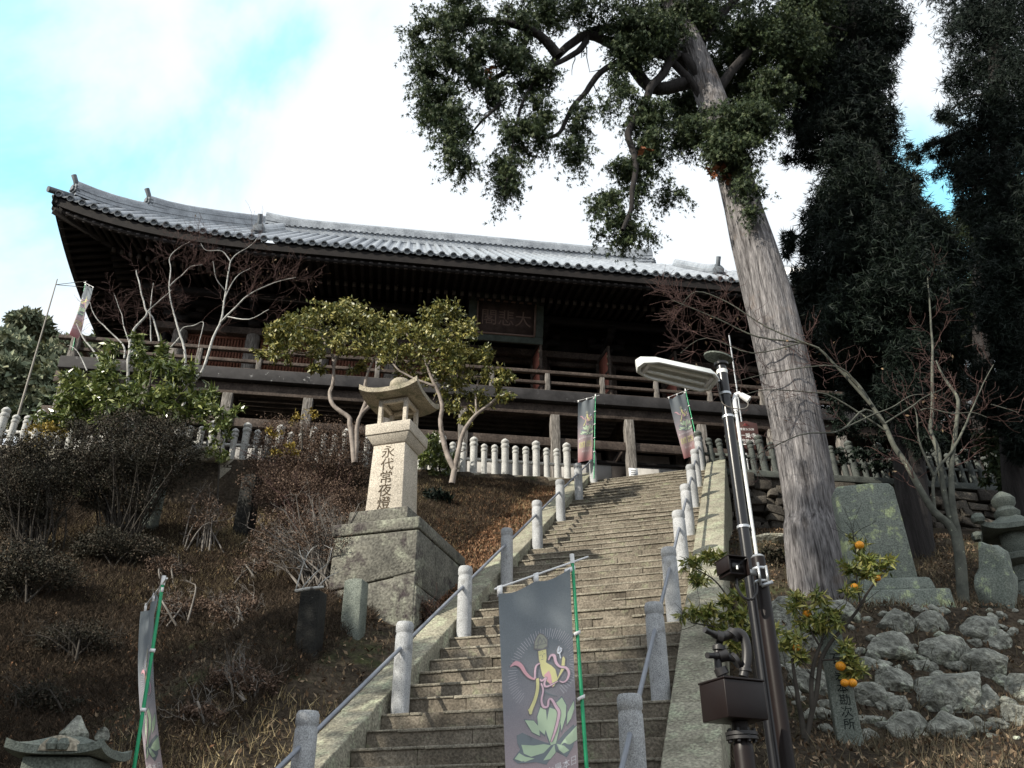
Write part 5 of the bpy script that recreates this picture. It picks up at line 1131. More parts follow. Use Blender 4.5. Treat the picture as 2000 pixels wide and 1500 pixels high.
k = 72; V, F = tube_np(SPN, RAD*.87, k); V = V.reshape(len(SPN), k, 3); ang = np.arange(k)/k*2*PI
for i_ in range(len(SPN)):
    fl = max(0, 1-i_/16); lob = 1+.02*np.sin(7*ang+.05*i_)+.012*np.sin(19*ang+.3*i_*.2)+fl**2*(.20*np.abs(np.sin(2.5*ang+.7))-.04)+.015*nz(np.stack([np.cos(ang)*3, np.sin(ang)*3, np.full(k, i_*.12)], 1), 1.5, 5)
    V[i_] = SPN[i_]+(V[i_]-SPN[i_])*lob[:, None]
mb = MB().add(V.reshape(-1, 3), F)
obj('trunk', mb, M['bark'], big, smooth=True)
lm = MB(); LIMBS = [([(1345, 160), (1270, 170), (1200, 90), (1140, 70), (1090, 110), (1070, 140), (1040, 135)], .13, (11.6, 10.6)), ([(1345, 130), (1250, 60), (1160, 60), (1130, 100), (1075, 130)], .12, (11.6, 10.8)),
  ([(1400, 230), (1300, 110), (1200, 125), (1150, 170), (1120, 210), (1090, 260), (1060, 270)], .08, (11.6, 10.4)), ([(1420, 280), (1340, 110), (1290, 150), (1265, 190), (1230, 260), (1240, 330), (1230, 400), (1215, 450)], .10, (11.6, 10.5)), ([(1040, 60), (1000, 130), (960, 160), (955, 200), (970, 210)], .06, (10.8, 10.5)),
  ([(1090, 110), (1040, 60), (950, 40), (880, 60)], .10, (10.6, 10.0)), ([(1440, 330), (1380, 270), (1330, 265), (1300, 260)], .03, (11.6, 11)), ([(1390, 190), (1500, 60), (1570, 40), (1650, 60)], .10, (11.6, 12.2)), ([(1310, 0), (1200, -60), (1050, -60), (900, -30)], .12, (11.6, 10.2)), ([(1350, 100), (1480, -40), (1600, -60)], .1, (11.6, 12.4)), ([(980, 200), (940, 240), (900, 290)], .03, (10.3, 10.2)), ([(1060, 140), (1020, 200), (1000, 300), (985, 370)], .035, (10.5, 10.2))]
for pts, r0, Y in LIMBS:
    P = sm(pxpath(pts, Y), 5); P = P+.05*nz(P, 2.2, 3)[:, None]*np.array([1, .6, 1]); lm.tube(P, np.linspace(r0, r0*.3, len(P)), 8, cap=False); twigs(lm, P, np.linspace(r0, r0*.3, len(P))*.4, 1, r, 9, .7, .8, -.08, 4)
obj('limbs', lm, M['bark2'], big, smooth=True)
BL = [(840, 60, 45, 55), (905, 35, 65, 55), (860, 125, 50, 50), (930, 110, 55, 55), (868, 200, 52, 45), (835, 180, 25, 40), (888, 245, 36, 48), (892, 300, 24, 36), (905, 325, 14, 18), (1000, 55, 60, 50), (1000, 125, 45, 40), (1045, 165, 45, 42), (962, 175, 34, 40), (1052, 222, 36, 34), (1012, 262, 42, 42), (1000, 312, 32, 34), (985, 348, 24, 28), (988, 380, 12, 20), (1058, 268, 24, 32), (1132, 222, 22, 50), (1112, 296, 20, 30), (1138, 280, 16, 26), (1150, 20, 55, 32), (1065, 15, 55, 40), (1205, 150, 30, 20), (1216, 190, 18, 26), (1175, 212, 14, 12), (1262, 222, 40, 42), (1276, 285, 34, 36), (1238, 322, 26, 30), (1208, 330, 16, 16), (1192, 382, 28, 24), (1163, 402, 16, 20), (1240, 372, 20, 26), (1200, 442, 34, 20), (1242, 450, 28, 26), (1222, 472, 18, 14), (1302, 368, 11, 28), (1326, 380, 14, 10),
  (1250, 55, 80, 60), (1350, 55, 85, 75), (1235, 105, 40, 36), (1328, 195, 45, 65), (1345, 255, 40, 40), (1420, 150, 75, 65), (1480, 75, 85, 70), (1435, 240, 50, 42), (1400, 285, 34, 30), (1440, 296, 40, 32), (1462, 360, 22, 36), (1500, 178, 52, 52), (1552, 95, 65, 75), (1478, 232, 40, 40), (1300, -60, 200, 70), (1000, -50, 180, 60), (1500, -60, 160, 70), (1580, 20, 70, 60), (1150, -40, 120, 45), (1470, 395, 14, 22), (1335, 18, 26, 24), (1375, 30, 25, 26), (1395, 215, 26, 30), (1425, 250, 26, 26), (1310, 60, 24, 26)]
def hanging(c, R3, n, rr_, L=.34, per=15, sag=1.0):
    """n drooping branchlets in an uneven clump, each set with small sprigs"""
    m = max(3, n//9); d = rr_.normal(size=(m, 3)); d /= np.linalg.norm(d, axis=1, keepdims=True); q = d*rr_.uniform(.25, 1.0, (m, 1))
    i_ = rr_.integers(0, m, n); P0 = np.asarray(c)+(q[i_]+rr_.normal(0, .13, (n, 3)))*R3
    dr = rr_.normal(0, .75, (n, 3))+d[i_]*.6; dr[:, 2] = dr[:, 2]*.5-.25; dr /= np.linalg.norm(dr, axis=1, keepdims=True)
    t = np.tile(np.linspace(.08, 1, per), n); ln = np.repeat(L*rr_.uniform(.5, 1.3, n), per); P = np.repeat(P0, per, 0)+np.repeat(dr, per, 0)*(t*ln)[:, None]; P[:, 2] -= sag*.55*(t**1.8)*ln
    return P+rr_.normal(0, .022, P.shape)
PT = []
for x, y, rx, ry in BL:
    Y = 11.5-(1400-x)/600*1.6 if x < 1400 else 11.5+(x-1400)/200*.8
    if x > 1380 and 220 < y < 420: Y = 11.0
    elif 1290 < x < 1450 and -20 < y < 220 and rx > 26: Y = 12.6
    c = at(x, y, Y); k_ = zdepth(c)/FPX; n = int(rx*ry*.068)+8
    if x > 1230 and y < 330: n = int(n*1.9)
    if y < -20: n = int(n*.4)
    PT.append(hanging(c, np.array([rx*.84, (rx+ry)*.45, ry*.84])*k_, n, r, .29))
PT = np.concatenate(PT); V, F = scatter(PT, *SPRIG, .085, r, 1.3); mb = MB().add(V, F)
obj('crown', mb, M['hinoki'], big)
dp = np.concatenate([blob_points(at(x, y, Yd), np.array([rx, rx, ry])*zdepth(at(x, y, Yd))/FPX, n, r) for x, y, rx, ry, n, Yd in ((1412, 335, 18, 26, 34, 11.15), (1392, 345, 10, 24, 12, 11.1), (955, 138, 8, 12, 8, 10.2), (1262, 288, 5, 10, 5, 10.7))])
V, F = scatter(dp, *SPRAY, .14, r, 1.0); obj('dead_foliage', MB().add(V, F), M['rusty'], big)

# --- dark cedars on the right
def cedar(lab, base, trunk_px, Yt, r0, r1, blobs, matl, seed, size=.20, dens=.34, limbs=8):
    rr_ = np.random.default_rng(seed); th = thing('cedar_tree', lab, 'tree', base, None)
    P = sm(pxpath(trunk_px, Yt), 4); P[0] = base-EZ*.2; V, F = tube_np(P, np.linspace(r0, r1, len(P)), 26); obj('trunk', MB().add(V, F), M['bark2'], th, smooth=True)
    PT = []; lm = MB()
    for x, y, rx, ry, Y in blobs:
        c = at(x, y, Y); k_ = zdepth(c)/FPX; n = int(rx*ry*dens*1.7)+60; PT.append(blob_points(c, (rx*k_*1.05, (rx+ry)*.5*k_, ry*k_*1.1), n, rr_, .25))
        i = np.argmin(np.abs(P[:, 2]-(c[2]+.4))); a = P[i]; m_ = (a+c)/2+np.array([0, 0, .25])
        if np.linalg.norm(a-c) < 6: lm.tube(sm([a, m_, c], 4), np.linspace(.06, .015, 9), 6, cap=False)
    obj('limbs', lm, M['bark2'], th, smooth=True)
    V, F = scatter(np.concatenate(PT), *TUFT, size*.72, rr_, .5); obj('crown', MB().add(V, F), matl, th); return th
b = hit(1790, 1075, 10.5); Yc = b[1]
cedar('dark cedar with a deeply shaded trunk behind the memorial slab', b, [(1790, 1075), (1778, 930), (1760, 760), (1730, 560), (1710, 380), (1690, 200), (1670, 20), (1655, -150)], Yc, .26, .13,
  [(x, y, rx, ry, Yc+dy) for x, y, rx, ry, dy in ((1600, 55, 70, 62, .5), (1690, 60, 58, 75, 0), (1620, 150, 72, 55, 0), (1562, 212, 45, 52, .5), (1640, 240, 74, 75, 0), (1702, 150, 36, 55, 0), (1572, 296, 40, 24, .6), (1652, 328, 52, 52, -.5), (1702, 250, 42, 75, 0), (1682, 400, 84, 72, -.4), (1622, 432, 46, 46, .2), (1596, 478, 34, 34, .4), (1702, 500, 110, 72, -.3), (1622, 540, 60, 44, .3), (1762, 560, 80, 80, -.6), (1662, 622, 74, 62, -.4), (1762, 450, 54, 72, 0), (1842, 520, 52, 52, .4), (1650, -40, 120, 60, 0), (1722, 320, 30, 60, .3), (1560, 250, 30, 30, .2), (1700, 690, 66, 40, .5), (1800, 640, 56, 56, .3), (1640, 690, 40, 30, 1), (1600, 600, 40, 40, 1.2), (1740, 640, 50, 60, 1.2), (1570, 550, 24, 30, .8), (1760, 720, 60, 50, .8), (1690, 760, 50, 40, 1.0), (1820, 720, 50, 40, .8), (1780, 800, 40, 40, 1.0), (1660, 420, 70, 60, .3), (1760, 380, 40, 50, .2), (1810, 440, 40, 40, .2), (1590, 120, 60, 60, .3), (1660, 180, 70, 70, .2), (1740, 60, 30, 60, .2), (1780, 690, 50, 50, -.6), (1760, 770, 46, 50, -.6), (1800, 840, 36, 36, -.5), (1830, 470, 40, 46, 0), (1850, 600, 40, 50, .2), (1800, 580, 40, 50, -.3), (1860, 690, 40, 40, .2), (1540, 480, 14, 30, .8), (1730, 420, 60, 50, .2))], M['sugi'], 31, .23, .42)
b2 = np.array([at(1960, 900, 15.5)[0], 15.5, 0]); b2[2] = float(T(b2[0], b2[1]))
cedar('nearly black tall cedar filling the right edge of the sky', b2, [(1990, 1000), (1975, 800), (1960, 500), (1950, 250), (1940, 0), (1930, -150)], 15.5, .26, .15,
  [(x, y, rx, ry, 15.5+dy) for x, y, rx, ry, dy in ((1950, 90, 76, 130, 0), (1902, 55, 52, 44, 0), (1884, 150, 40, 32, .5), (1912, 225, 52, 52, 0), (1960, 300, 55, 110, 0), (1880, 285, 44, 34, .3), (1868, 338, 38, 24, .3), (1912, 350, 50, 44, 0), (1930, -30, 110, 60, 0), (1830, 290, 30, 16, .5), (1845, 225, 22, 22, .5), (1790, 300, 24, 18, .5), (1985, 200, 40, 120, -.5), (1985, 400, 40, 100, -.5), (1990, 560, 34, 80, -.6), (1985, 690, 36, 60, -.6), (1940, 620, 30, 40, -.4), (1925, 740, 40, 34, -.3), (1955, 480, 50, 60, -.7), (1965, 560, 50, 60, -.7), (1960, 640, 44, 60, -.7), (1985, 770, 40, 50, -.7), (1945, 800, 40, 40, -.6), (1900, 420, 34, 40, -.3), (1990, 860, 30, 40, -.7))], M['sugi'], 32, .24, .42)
b3 = np.array([at(1900, 850, 19.8)[0], 19.8, 9.5])
cedar('olive green cedar in soft light above the side hall roof', b3, [(1925, 900), (1920, 700), (1915, 550), (1910, 420), (1905, 330)], 19.8, .3, .12,
  [(x, y, rx, ry, 19.8+dy) for x, y, rx, ry, dy in ((1942, 440, 62, 70, 0), (1902, 480, 44, 54, 0), (1960, 560, 60, 84, 0), (1884, 600, 52, 70, .4), (1960, 655, 54, 52, .5), (1852, 650, 50, 40, .6), (1890, 690, 44, 30, .8), (1860, 440, 30, 30, .6), (1990, 490, 40, 80, 0), (1845, 580, 30, 40, .8))], M['sugi2'], 33, .26, .42)
b4 = np.array([at(1700, 850, 24)[0], 24, 9.5])
cedar('shaded bushy tree closing the view between trunk and side hall', b4, [(1700, 900), (1700, 760), (1695, 660), (1690, 560)], 24, .25, .1,
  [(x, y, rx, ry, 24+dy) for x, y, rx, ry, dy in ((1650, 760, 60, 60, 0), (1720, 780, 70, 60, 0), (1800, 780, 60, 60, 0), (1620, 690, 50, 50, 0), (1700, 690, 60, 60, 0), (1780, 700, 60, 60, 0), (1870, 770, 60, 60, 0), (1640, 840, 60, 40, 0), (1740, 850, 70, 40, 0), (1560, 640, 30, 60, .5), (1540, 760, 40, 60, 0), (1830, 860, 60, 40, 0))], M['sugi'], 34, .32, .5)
b5 = np.array([at(1985, 900, 16.5)[0], 16.5, 9.5])
e_ = thing('evergreen_bush', 'blue green leafy bush overhanging the mossy fence at the right edge', 'bush', b5)
PT = np.concatenate([blob_points(at(x, y, 16.3), np.array([rx, rx, ry])*.0105, int(rx*ry*.5)+60, r) for x, y, rx, ry in ((1990, 850, 44, 44), (1960, 880, 44, 34), (1992, 920, 30, 44), (1925, 860, 26, 20), (1990, 780, 26, 30), (1955, 935, 30, 20))])
V, F = scatter(PT, *LEAF, .13, r, .6); obj('foliage', MB().add(V, F), M['hinoki'], e_); sm_ = MB(); 
for q in range(5): sm_.tube(branchlet(b5, (random.uniform(-.5, .3), -.2, 1), 2.2, .03, 5, r), np.linspace(.03, .01, 6), 5, cap=False)
obj('stems', sm_, M['dstem'], e_)
b6 = np.array([at(1720, 930, 17.6)[0], 17.75, 9.4]); e_ = thing('evergreen_bush', 'dark creeper bush spilling over the mossy fence behind the memorial slab', 'bush', b6)
PT = np.concatenate([blob_points(at(x, y, 17.5), np.array([rx, rx*.7, ry])*.0112, int(rx*ry*.6)+40, r) for x, y, rx, ry in ((1660, 885, 24, 18), (1700, 890, 30, 22), (1740, 900, 24, 20), (1770, 920, 18, 16), (1700, 915, 24, 8), (1650, 830, 30, 26), (1700, 840, 34, 26), (1760, 850, 34, 26), (1820, 830, 36, 30), (1868, 850, 34, 30), (1905, 880, 26, 20), (1640, 790, 26, 30), (1800, 790, 40, 30), (1860, 800, 40, 30), (1730, 800, 40, 30))])
V, F = scatter(PT, *LEAF, .09, r, .4); obj('foliage', MB().add(V, F), M['sugi'], e_); sm_ = MB()
for q in range(5): sm_.tube(branchlet(b6, (random.uniform(-1, 1), -.2, .5), 1.0, .02, 5, r), np.linspace(.02, .006, 6), 4, cap=False)
obj('stems', sm_, M['dstem'], e_)

# --- bare trees
def bare(name, lab, base, stems, matl, twm, seed, tw=(7, .9, 2), leafm=None, nleaf=0):
    rr_ = np.random.default_rng(seed); th = thing(name, lab, 'tree', base); mb = MB(); tm = MB(); tips = []
    for pts, Y, r0, r1, n_t in stems:
        P = sm(pxpath(pts, Y), 4); P = P+.018*nz(P, 3.5, seed)[:, None]*np.array([1, 1, .3]); R_ = np.linspace(r0, r1, len(P)); R_ = R_*(.78 if seed < 45 else .95); mb.tube(P, R_, 10, cap=False)
        if n_t: twigs(tm, P, R_*.5, tw[2], rr_, n_t, tw[1], .75, .10, 4, tips, .35, .0032)
    obj('trunk', mb, matl, th, smooth=True); obj('twig_crown', tm, twm, th)
    if leafm: 
        i = rr_.integers(0, len(tips), nleaf); PT = np.array([tips[q][0] for q in i])+rr_.normal(0, .03, (nleaf, 3)); V, F = scatter(PT, *LEAF, .06, rr_, .8); obj('withered_leaves', MB().add(V, F), leafm, th)
    return th
Z1 = lambda L: [(x*.35, 300+y*.35) for x, y in L]
bs = at(357, 905, 16.6); bs[2] = float(T(bs[0], bs[1]))-.1
bare('maple_tree', 'bare pale barked maple with forked trunk in front of the left veranda', bs, [
  ([(357, 915)]+Z1([(1022, 1480), (1028, 1350), (1085, 1270), (1140, 1200), (1190, 1030), (1230, 930), (1260, 780), (1285, 600)]), 16.6, .062, .018, 8),
  (Z1([(1225, 945), (1290, 880), (1390, 790), (1530, 720), (1650, 690)]), (16.6, 16.2), .034, .006, 14), (Z1([(1270, 910), (1390, 925), (1500, 870)]), (16.5, 16.2), .022, .008, 7),
  (Z1([(1285, 600), (1320, 560), (1400, 510), (1440, 470)]), 16.6, .02, .005, 9), (Z1([(1285, 600), (1240, 545), (1150, 540), (1120, 500)]), (16.6, 16.4), .022, .006, 6), (Z1([(1262, 770), (1210, 700), (1190, 600)]), (16.6, 16.2), .02, .007, 6), (Z1([(1245, 830), (1320, 690), (1400, 640)]), 16.6, .02, .007, 6), (Z1([(1130, 1220), (1010, 1320), (960, 1400)]), 16.55, .03, .02, 0)], M['white bark'], M['twig'], 41, (7, 1.0, 2), M['litter'], 60)
bs = at(255, 895, 16.9); bs[2] = float(T(bs[0], bs[1]))-.1
bare('maple_tree', 'bare pale barked maple with several pollarded stems at the left veranda corner', bs, [
  ([(255, 900)]+Z1([(722, 1480), (715, 1300), (715, 1150), (740, 1000), (790, 930), (822, 890), (808, 850), (775, 720), (755, 650)]), 16.9, .055, .016, 9), (Z1([(820, 890), (850, 860), (920, 800), (960, 760)]), 16.9, .024, .006, 11), (Z1([(722, 1060), (690, 960), (672, 880), (640, 780)]), 16.9, .02, .006, 10), (Z1([(715, 1130), (760, 1080), (800, 1040)]), 16.9, .03, .015, 3)], M['white bark'], M['twig'], 42, (7, .9, 2))
bs = at(362, 890, 17.0); bs[2] = float(T(bs[0], bs[1]))-.1
bare('maple_tree', 'slender bare white maple standing between the two bigger bare maples', bs, [
  ([(362, 900)]+Z1([(1028, 1380), (1030, 1200), (1028, 1080), (1000, 1000), (975, 920), (960, 850), (945, 740)]), 17, .048, .018, 5), (Z1([(945, 745), (975, 710), (1010, 680), (1060, 630), (1130, 620)]), 17, .022, .005, 13), (Z1([(945, 745), (950, 640), (950, 580), (1000, 530), (1060, 490)]), 17, .02, .005, 13), (Z1([(1000, 1000), (1025, 970), (1080, 960), (1135, 940), (1125, 1000), (1110, 1080)]), 17, .022, .008, 5), (Z1([(1010, 1020), (950, 1080)]), 17, .03, .02, 0), (Z1([(840, 1050), (840, 900), (845, 780), (850, 720)]), 17, .02, .008, 6), (Z1([(890, 1050), (860, 930), (830, 880)]), 17, .03, .02, 3)], M['white bark'], M['twig'], 43, (7, .9, 2))
bs = at(205, 870, 17.2); bs[2] = float(T(bs[0], bs[1]))-.1
bare('maple_tree', 'thin bare tree leaning left in front of the veranda corner post', bs, [
  ([(205, 890)]+Z1([(590, 1330), (578, 1220), (530, 1110), (470, 1040), (440, 980), (430, 950)]), 17.2, .04, .012, 5), ([(242, 700)]+Z1([(690, 1080), (640, 1020), (580, 960), (540, 920), (500, 830)]), 17.2, .03, .01, 5), (Z1([(480, 1210), (430, 1100), (380, 1070)]), 17.2, .02, .008, 4)], M['white bark'], M['twig'], 44, (6, .7, 2))
S2 = lambda L: [(1640+x*.2, 700+y*.2) for x, y in L]
bs = hit(1878, 1178, 9.8); Ym_ = bs[1]
bare('maple_tree', 'grey green multi stemmed bare maple at right reaching twigs across the big trunk', bs, [
  ([(1880, 1182), (1872, 1080), (1858, 1030)]+S2([(930, 1500), (800, 1300), (640, 1020), (530, 850), (430, 640), (300, 440), (180, 260), (30, 110)]), (Ym_, Ym_+.3), .066, .02, 8),
  ([(1880, 1175), (1870, 1060)]+S2([(1060, 1460), (1000, 1200), (960, 900), (885, 700), (905, 500), (900, 100), (905, -100), (880, -500), (860, -800)]), (Ym_, Ym_+.6), .056, .01, 11), ([(1886, 1180), (1878, 1080)]+S2([(1110, 1480), (1090, 1200), (1100, 950), (1140, 620), (1150, 400), (1060, 250), (1000, 150), (940, 20)]), (Ym_, Ym_+.3), .056, .012, 11),
  (S2([(930, 1480), (925, 1150), (1090, 910), (1230, 650), (1265, 560), (1300, 480), (1400, 250), (1500, 60)]), Ym_+.1, .025, .006, 7), (S2([(925, 1150), (830, 950), (770, 750), (740, 500), (640, 420)]), Ym_, .02, .006, 5),
  ([(1728, 830), (1690, 800), (1640, 842), (1560, 850), (1450, 905)], (Ym_+.2, Ym_-.4), .02, .005, 8), ([(1700, 790), (1632, 714), (1584, 674), (1480, 658), (1400, 622), (1312, 586)], (Ym_+.2, Ym_-.3), .024, .005, 14), ([(1690, 775), (1636, 716), (1520, 726), (1440, 744)], (Ym_+.2, Ym_-.4), .016, .004, 9), ([(1735, 845), (1632, 778), (1580, 766), (1496, 762), (1440, 775)], (Ym_+.2, Ym_-.3), .016, .004, 9),
  (S2([(440, 640), (700, 470), (820, 380), (1000, 300)]), Ym_-.2, .014, .004, 6), (S2([(-10, 710), (300, 560), (500, 480), (680, 370), (820, 350)]), (Ym_-.3, Ym_), .012, .006, 5), (S2([(780, 510), (880, 490), (1100, 540), (1300, 530), (1450, 580)]), Ym_-.1, .012, .004, 5), (S2([(1480, 450), (1620, 490), (1750, 530)]), Ym_-.1, .01, .004, 3),
  ([(1600, 680), (1500, 640), (1420, 590), (1360, 570), (1330, 600)], Ym_-.1, .014, .004, 13), ([(1560, 670), (1470, 690), (1380, 660), (1330, 690)], Ym_-.2, .012, .004, 12)], M['mapb'], M['twig'], 45, (8, .75, 2), M['litter'], 70)

# --- leafy small trees
def leafy(name, lab, cat, base, stems, blobs, bark, leafm, leaf, size, dens, seed, down=.3, extra=None):
    rr_ = np.random.default_rng(seed); th = thing(name, lab, cat, base); mb = MB()
    for pts, Y, r0, r1 in stems:
        P = sm(pxpath(pts, Y), 4); P = P+.02*nz(P, 4, seed)[:, None]; mb.tube(P, np.linspace(r0, r1, len(P)), 9, cap=False); twigs(mb, P, np.linspace(r0, r1, len(P))*.5, 1, rr_, 5, .5, .8, .1, 4)
    obj('trunk', mb, bark, th, smooth=True); PT = []
    for x, y, rx, ry, Y in blobs:
        c = at(x, y, Y); k_ = zdepth(c)/FPX; PT.append(blob_points(c, (rx*k_, (rx+ry)*.5*k_, ry*k_), int(rx*ry*dens)+30, rr_, .5))
    V, F = scatter(np.concatenate(PT), *leaf, size, rr_, down); obj('foliage', MB().add(V, F), leafm, th)
    if extra: extra(th, rr_)
    return th
bs = at(690, 900, 15.2); bs[2] = float(T(bs[0], bs[1]))-.05
leafy('camellia_tree', 'round crowned yellow green camellia with two crooked pale trunks left of the tall lantern', 'tree', bs,
  [([(690, 905), (684, 830), (680, 815), (655, 795), (644, 770), (652, 745), (652, 700), (640, 675), (610, 660)], 15.2, .055, .022), ([(692, 905), (700, 820), (722, 790), (712, 760), (722, 720), (735, 690)], 15.2, .046, .02), ([(652, 715), (665, 690), (690, 680)], 15.2, .04, .02), ([(645, 690), (615, 685), (590, 690), (560, 680)], 15.2, .03, .012), ([(640, 678), (625, 650), (600, 640)], 15.2, .03, .012), ([(705, 810), (716, 780)], 15.25, .05, .04)],
  [(x, y, rx, ry, 15.2+dy) for x, y, rx, ry, dy in ((575, 640, 42, 34, 0), (640, 622, 46, 30, .2), (545, 690, 28, 24, 0), (700, 628, 44, 36, 0), (600, 670, 40, 26, -.3), (680, 665, 44, 24, -.3), (750, 650, 40, 36, .2), (640, 650, 50, 24, .4), (730, 690, 36, 22, 0), (560, 660, 30, 26, .3), (620, 690, 20, 12, -.2), (590, 612, 30, 18, .2), (670, 602, 34, 16, .2), (520, 672, 26, 18, .1), (540, 650, 30, 22, .2), (500, 695, 16, 12, .1), (760, 672, 30, 20, .3), (620, 715, 24, 14, .1), (690, 712, 24, 14, .1))], M['camb'], M['camleaf'], LEAF, .098, .46, 51)
bs = at(886, 940, 14.6); bs[2] = float(T(bs[0], bs[1]))-.05
leafy('camellia_tree', 'broad green camellia with a forked trunk right behind the tall lantern', 'tree', bs,
  [([(882, 945), (888, 910), (895, 880), (905, 845), (925, 815), (950, 795), (975, 775), (1000, 765)], 14.6, .058, .018), ([(888, 920), (870, 880), (860, 830), (862, 790), (850, 755), (835, 720), (830, 690)], 14.6, .055, .022), ([(848, 755), (810, 740), (780, 725), (760, 700)], 14.6, .03, .012), ([(835, 715), (860, 680), (890, 650)], 14.6, .03, .012), ([(932, 810), (930, 770), (935, 740)], 14.6, .025, .01), ([(835, 700), (800, 660), (790, 640)], 14.6, .025, .01)],
  [(x, y, rx, ry, 14.6+dy) for x, y, rx, ry, dy in ((830, 630, 36, 34, 0), (880, 622, 46, 34, 0), (790, 665, 40, 36, 0), (850, 675, 46, 36, -.3), (910, 665, 36, 34, 0), (820, 715, 34, 26, .3), (880, 720, 42, 34, -.2), (930, 715, 36, 32, 0), (965, 740, 26, 28, 0), (985, 765, 14, 18, -.1), (890, 770, 40, 30, .3), (940, 780, 26, 24, .2), (868, 600, 20, 16, 0), (760, 700, 26, 24, .2), (905, 800, 24, 18, .3), (850, 740, 24, 18, .3), (985, 735, 20, 18, 0), (945, 690, 26, 20, .1), (900, 830, 18, 14, .2), (780, 740, 22, 16, .3))], M['camb'], M['camleaf'], LEAF, .09, .44, 52)
bs = at(230, 880, 16.0); bs[2] = float(T(bs[0], bs[1]))-.05
leafy('evergreen_shrub', 'tall glossy evergreen shrub wrapping the bare maples at the left veranda', 'shrub', bs,
  [([(230, 890), (225, 800), (235, 720)], 16, .04, .015), ([(250, 890), (280, 800), (300, 720)], 16, .04, .015), ([(200, 890), (160, 800), (130, 760)], 16, .04, .015), ([(270, 890), (330, 800), (370, 750)], 16, .03, .012)],
  [(x, y, rx, ry, 16+dy) for x, y, rx, ry, dy in ((180, 790, 44, 36, 0), (230, 750, 40, 40, 0), (240, 810, 50, 36, 0), (130, 780, 34, 26, 0), (150, 745, 26, 26, .2), (290, 780, 44, 44, 0), (270, 710, 30, 34, .3), (260, 668, 20, 16, .3), (320, 720, 26, 34, .2), (340, 790, 34, 34, 0), (370, 720, 20, 24, .2), (200, 720, 24, 26, .2), (310, 690, 18, 22, .3), (150, 820, 40, 20, .2), (320, 815, 44, 18, .2), (390, 780, 30, 34, .2), (420, 810, 30, 20, .2), (110, 810, 34, 24, .1), (350, 750, 26, 26, .2), (210, 690, 20, 22, .3), (180, 760, 30, 30, .2))], M['dstem'], M['evleaf'], LONGLEAF, .17, .36, 53)
bs = hit(862, 935, 11); 
leafy('evergreen_shrub', 'dark glossy leaved shrub just right of the tall lantern shaft', 'shrub', bs, [([(862, 930), (855, 900), (850, 870)], bs[1], .02, .008)],
  [(x, y, rx, ry, bs[1]) for x, y, rx, ry in ((850, 875, 22, 20), (838, 905, 18, 20), (870, 895, 22, 22), (860, 920, 20, 16), (846, 850, 14, 12))], M['dstem'], M['evleaf'], LONGLEAF, .13, .8, 54, .5)
bs = hit(845, 985, 10)
leafy('evergreen_shrub', 'low dark fern like shrub behind the pedestal top', 'shrub', bs, [([(845, 985), (850, 965)], bs[1], .015, .006)], [(x, y, rx, ry, bs[1]) for x, y, rx, ry in ((845, 968, 20, 14), (868, 975, 16, 10), (880, 1010, 20, 10))], M['dstem'], M['sugi'], LONGLEAF, .12, .8, 55, .2)
bs = hit(424, 1010, 11)
leafy('sapling', 'slim sapling with glossy grey green leaves in front of the left fence pillars', 'sapling', bs, [([(424, 1000), (428, 920), (432, 860), (435, 800)], 14.5, .018, .006), ([(430, 880), (415, 840)], 14.5, .01, .004), ([(430, 870), (450, 830)], 14.5, .01, .004)],
  [(x, y, rx, ry, 14.5) for x, y, rx, ry in ((435, 800, 24, 16), (420, 830, 22, 18), (450, 820, 22, 16), (430, 860, 24, 16), (415, 890, 20, 14), (445, 890, 18, 14), (462, 800, 14, 10))], M['dstem'], M['evleaf'], LEAF, .10, .16, 56, .3)
bs = hit(60, 890, 12)
leafy('yellow_shrub', 'yellow leaved shrub by the fence pillars at the far left', 'shrub', bs, [([(70, 900), (80, 840)], 15.3, .02, .01)], [(x, y, rx, ry, 15.3) for x, y, rx, ry in ((80, 850, 34, 26), (60, 880, 30, 24), (110, 840, 20, 14))], M['dstem'], M['yellow'], LEAF, .07, .6, 57, .0)
bs = hit(592, 860, 13)
leafy('yellow_shrub', 'small yellow green shrub topping the azaleas left of the lantern', 'shrub', bs, [([(590, 880), (590, 830)], 15, .02, .01)], [(x, y, rx, ry, 15) for x, y, rx, ry in ((575, 815, 20, 10), (610, 808, 18, 10), (560, 880, 30, 18), (530, 840, 20, 14))], M['dstem'], M['yellow'], LEAF, .06, .35, 58, .0)
bs = hit(1535, 1100, 10.0)
leafy('evergreen_shrub', 'low dark shrub against the foot of the big cypress trunk', 'shrub', bs, [([(1535, 1110), (1535, 1085)], bs[1], .015, .006)], [(x, y, rx, ry, bs[1]) for x, y, rx, ry in ((1500, 1080, 26, 18), (1540, 1085, 30, 22), (1520, 1110, 30, 16), (1565, 1105, 16, 16))], M['dstem'], M['azal'], LEAF, .05, 1.1, 59, .0)

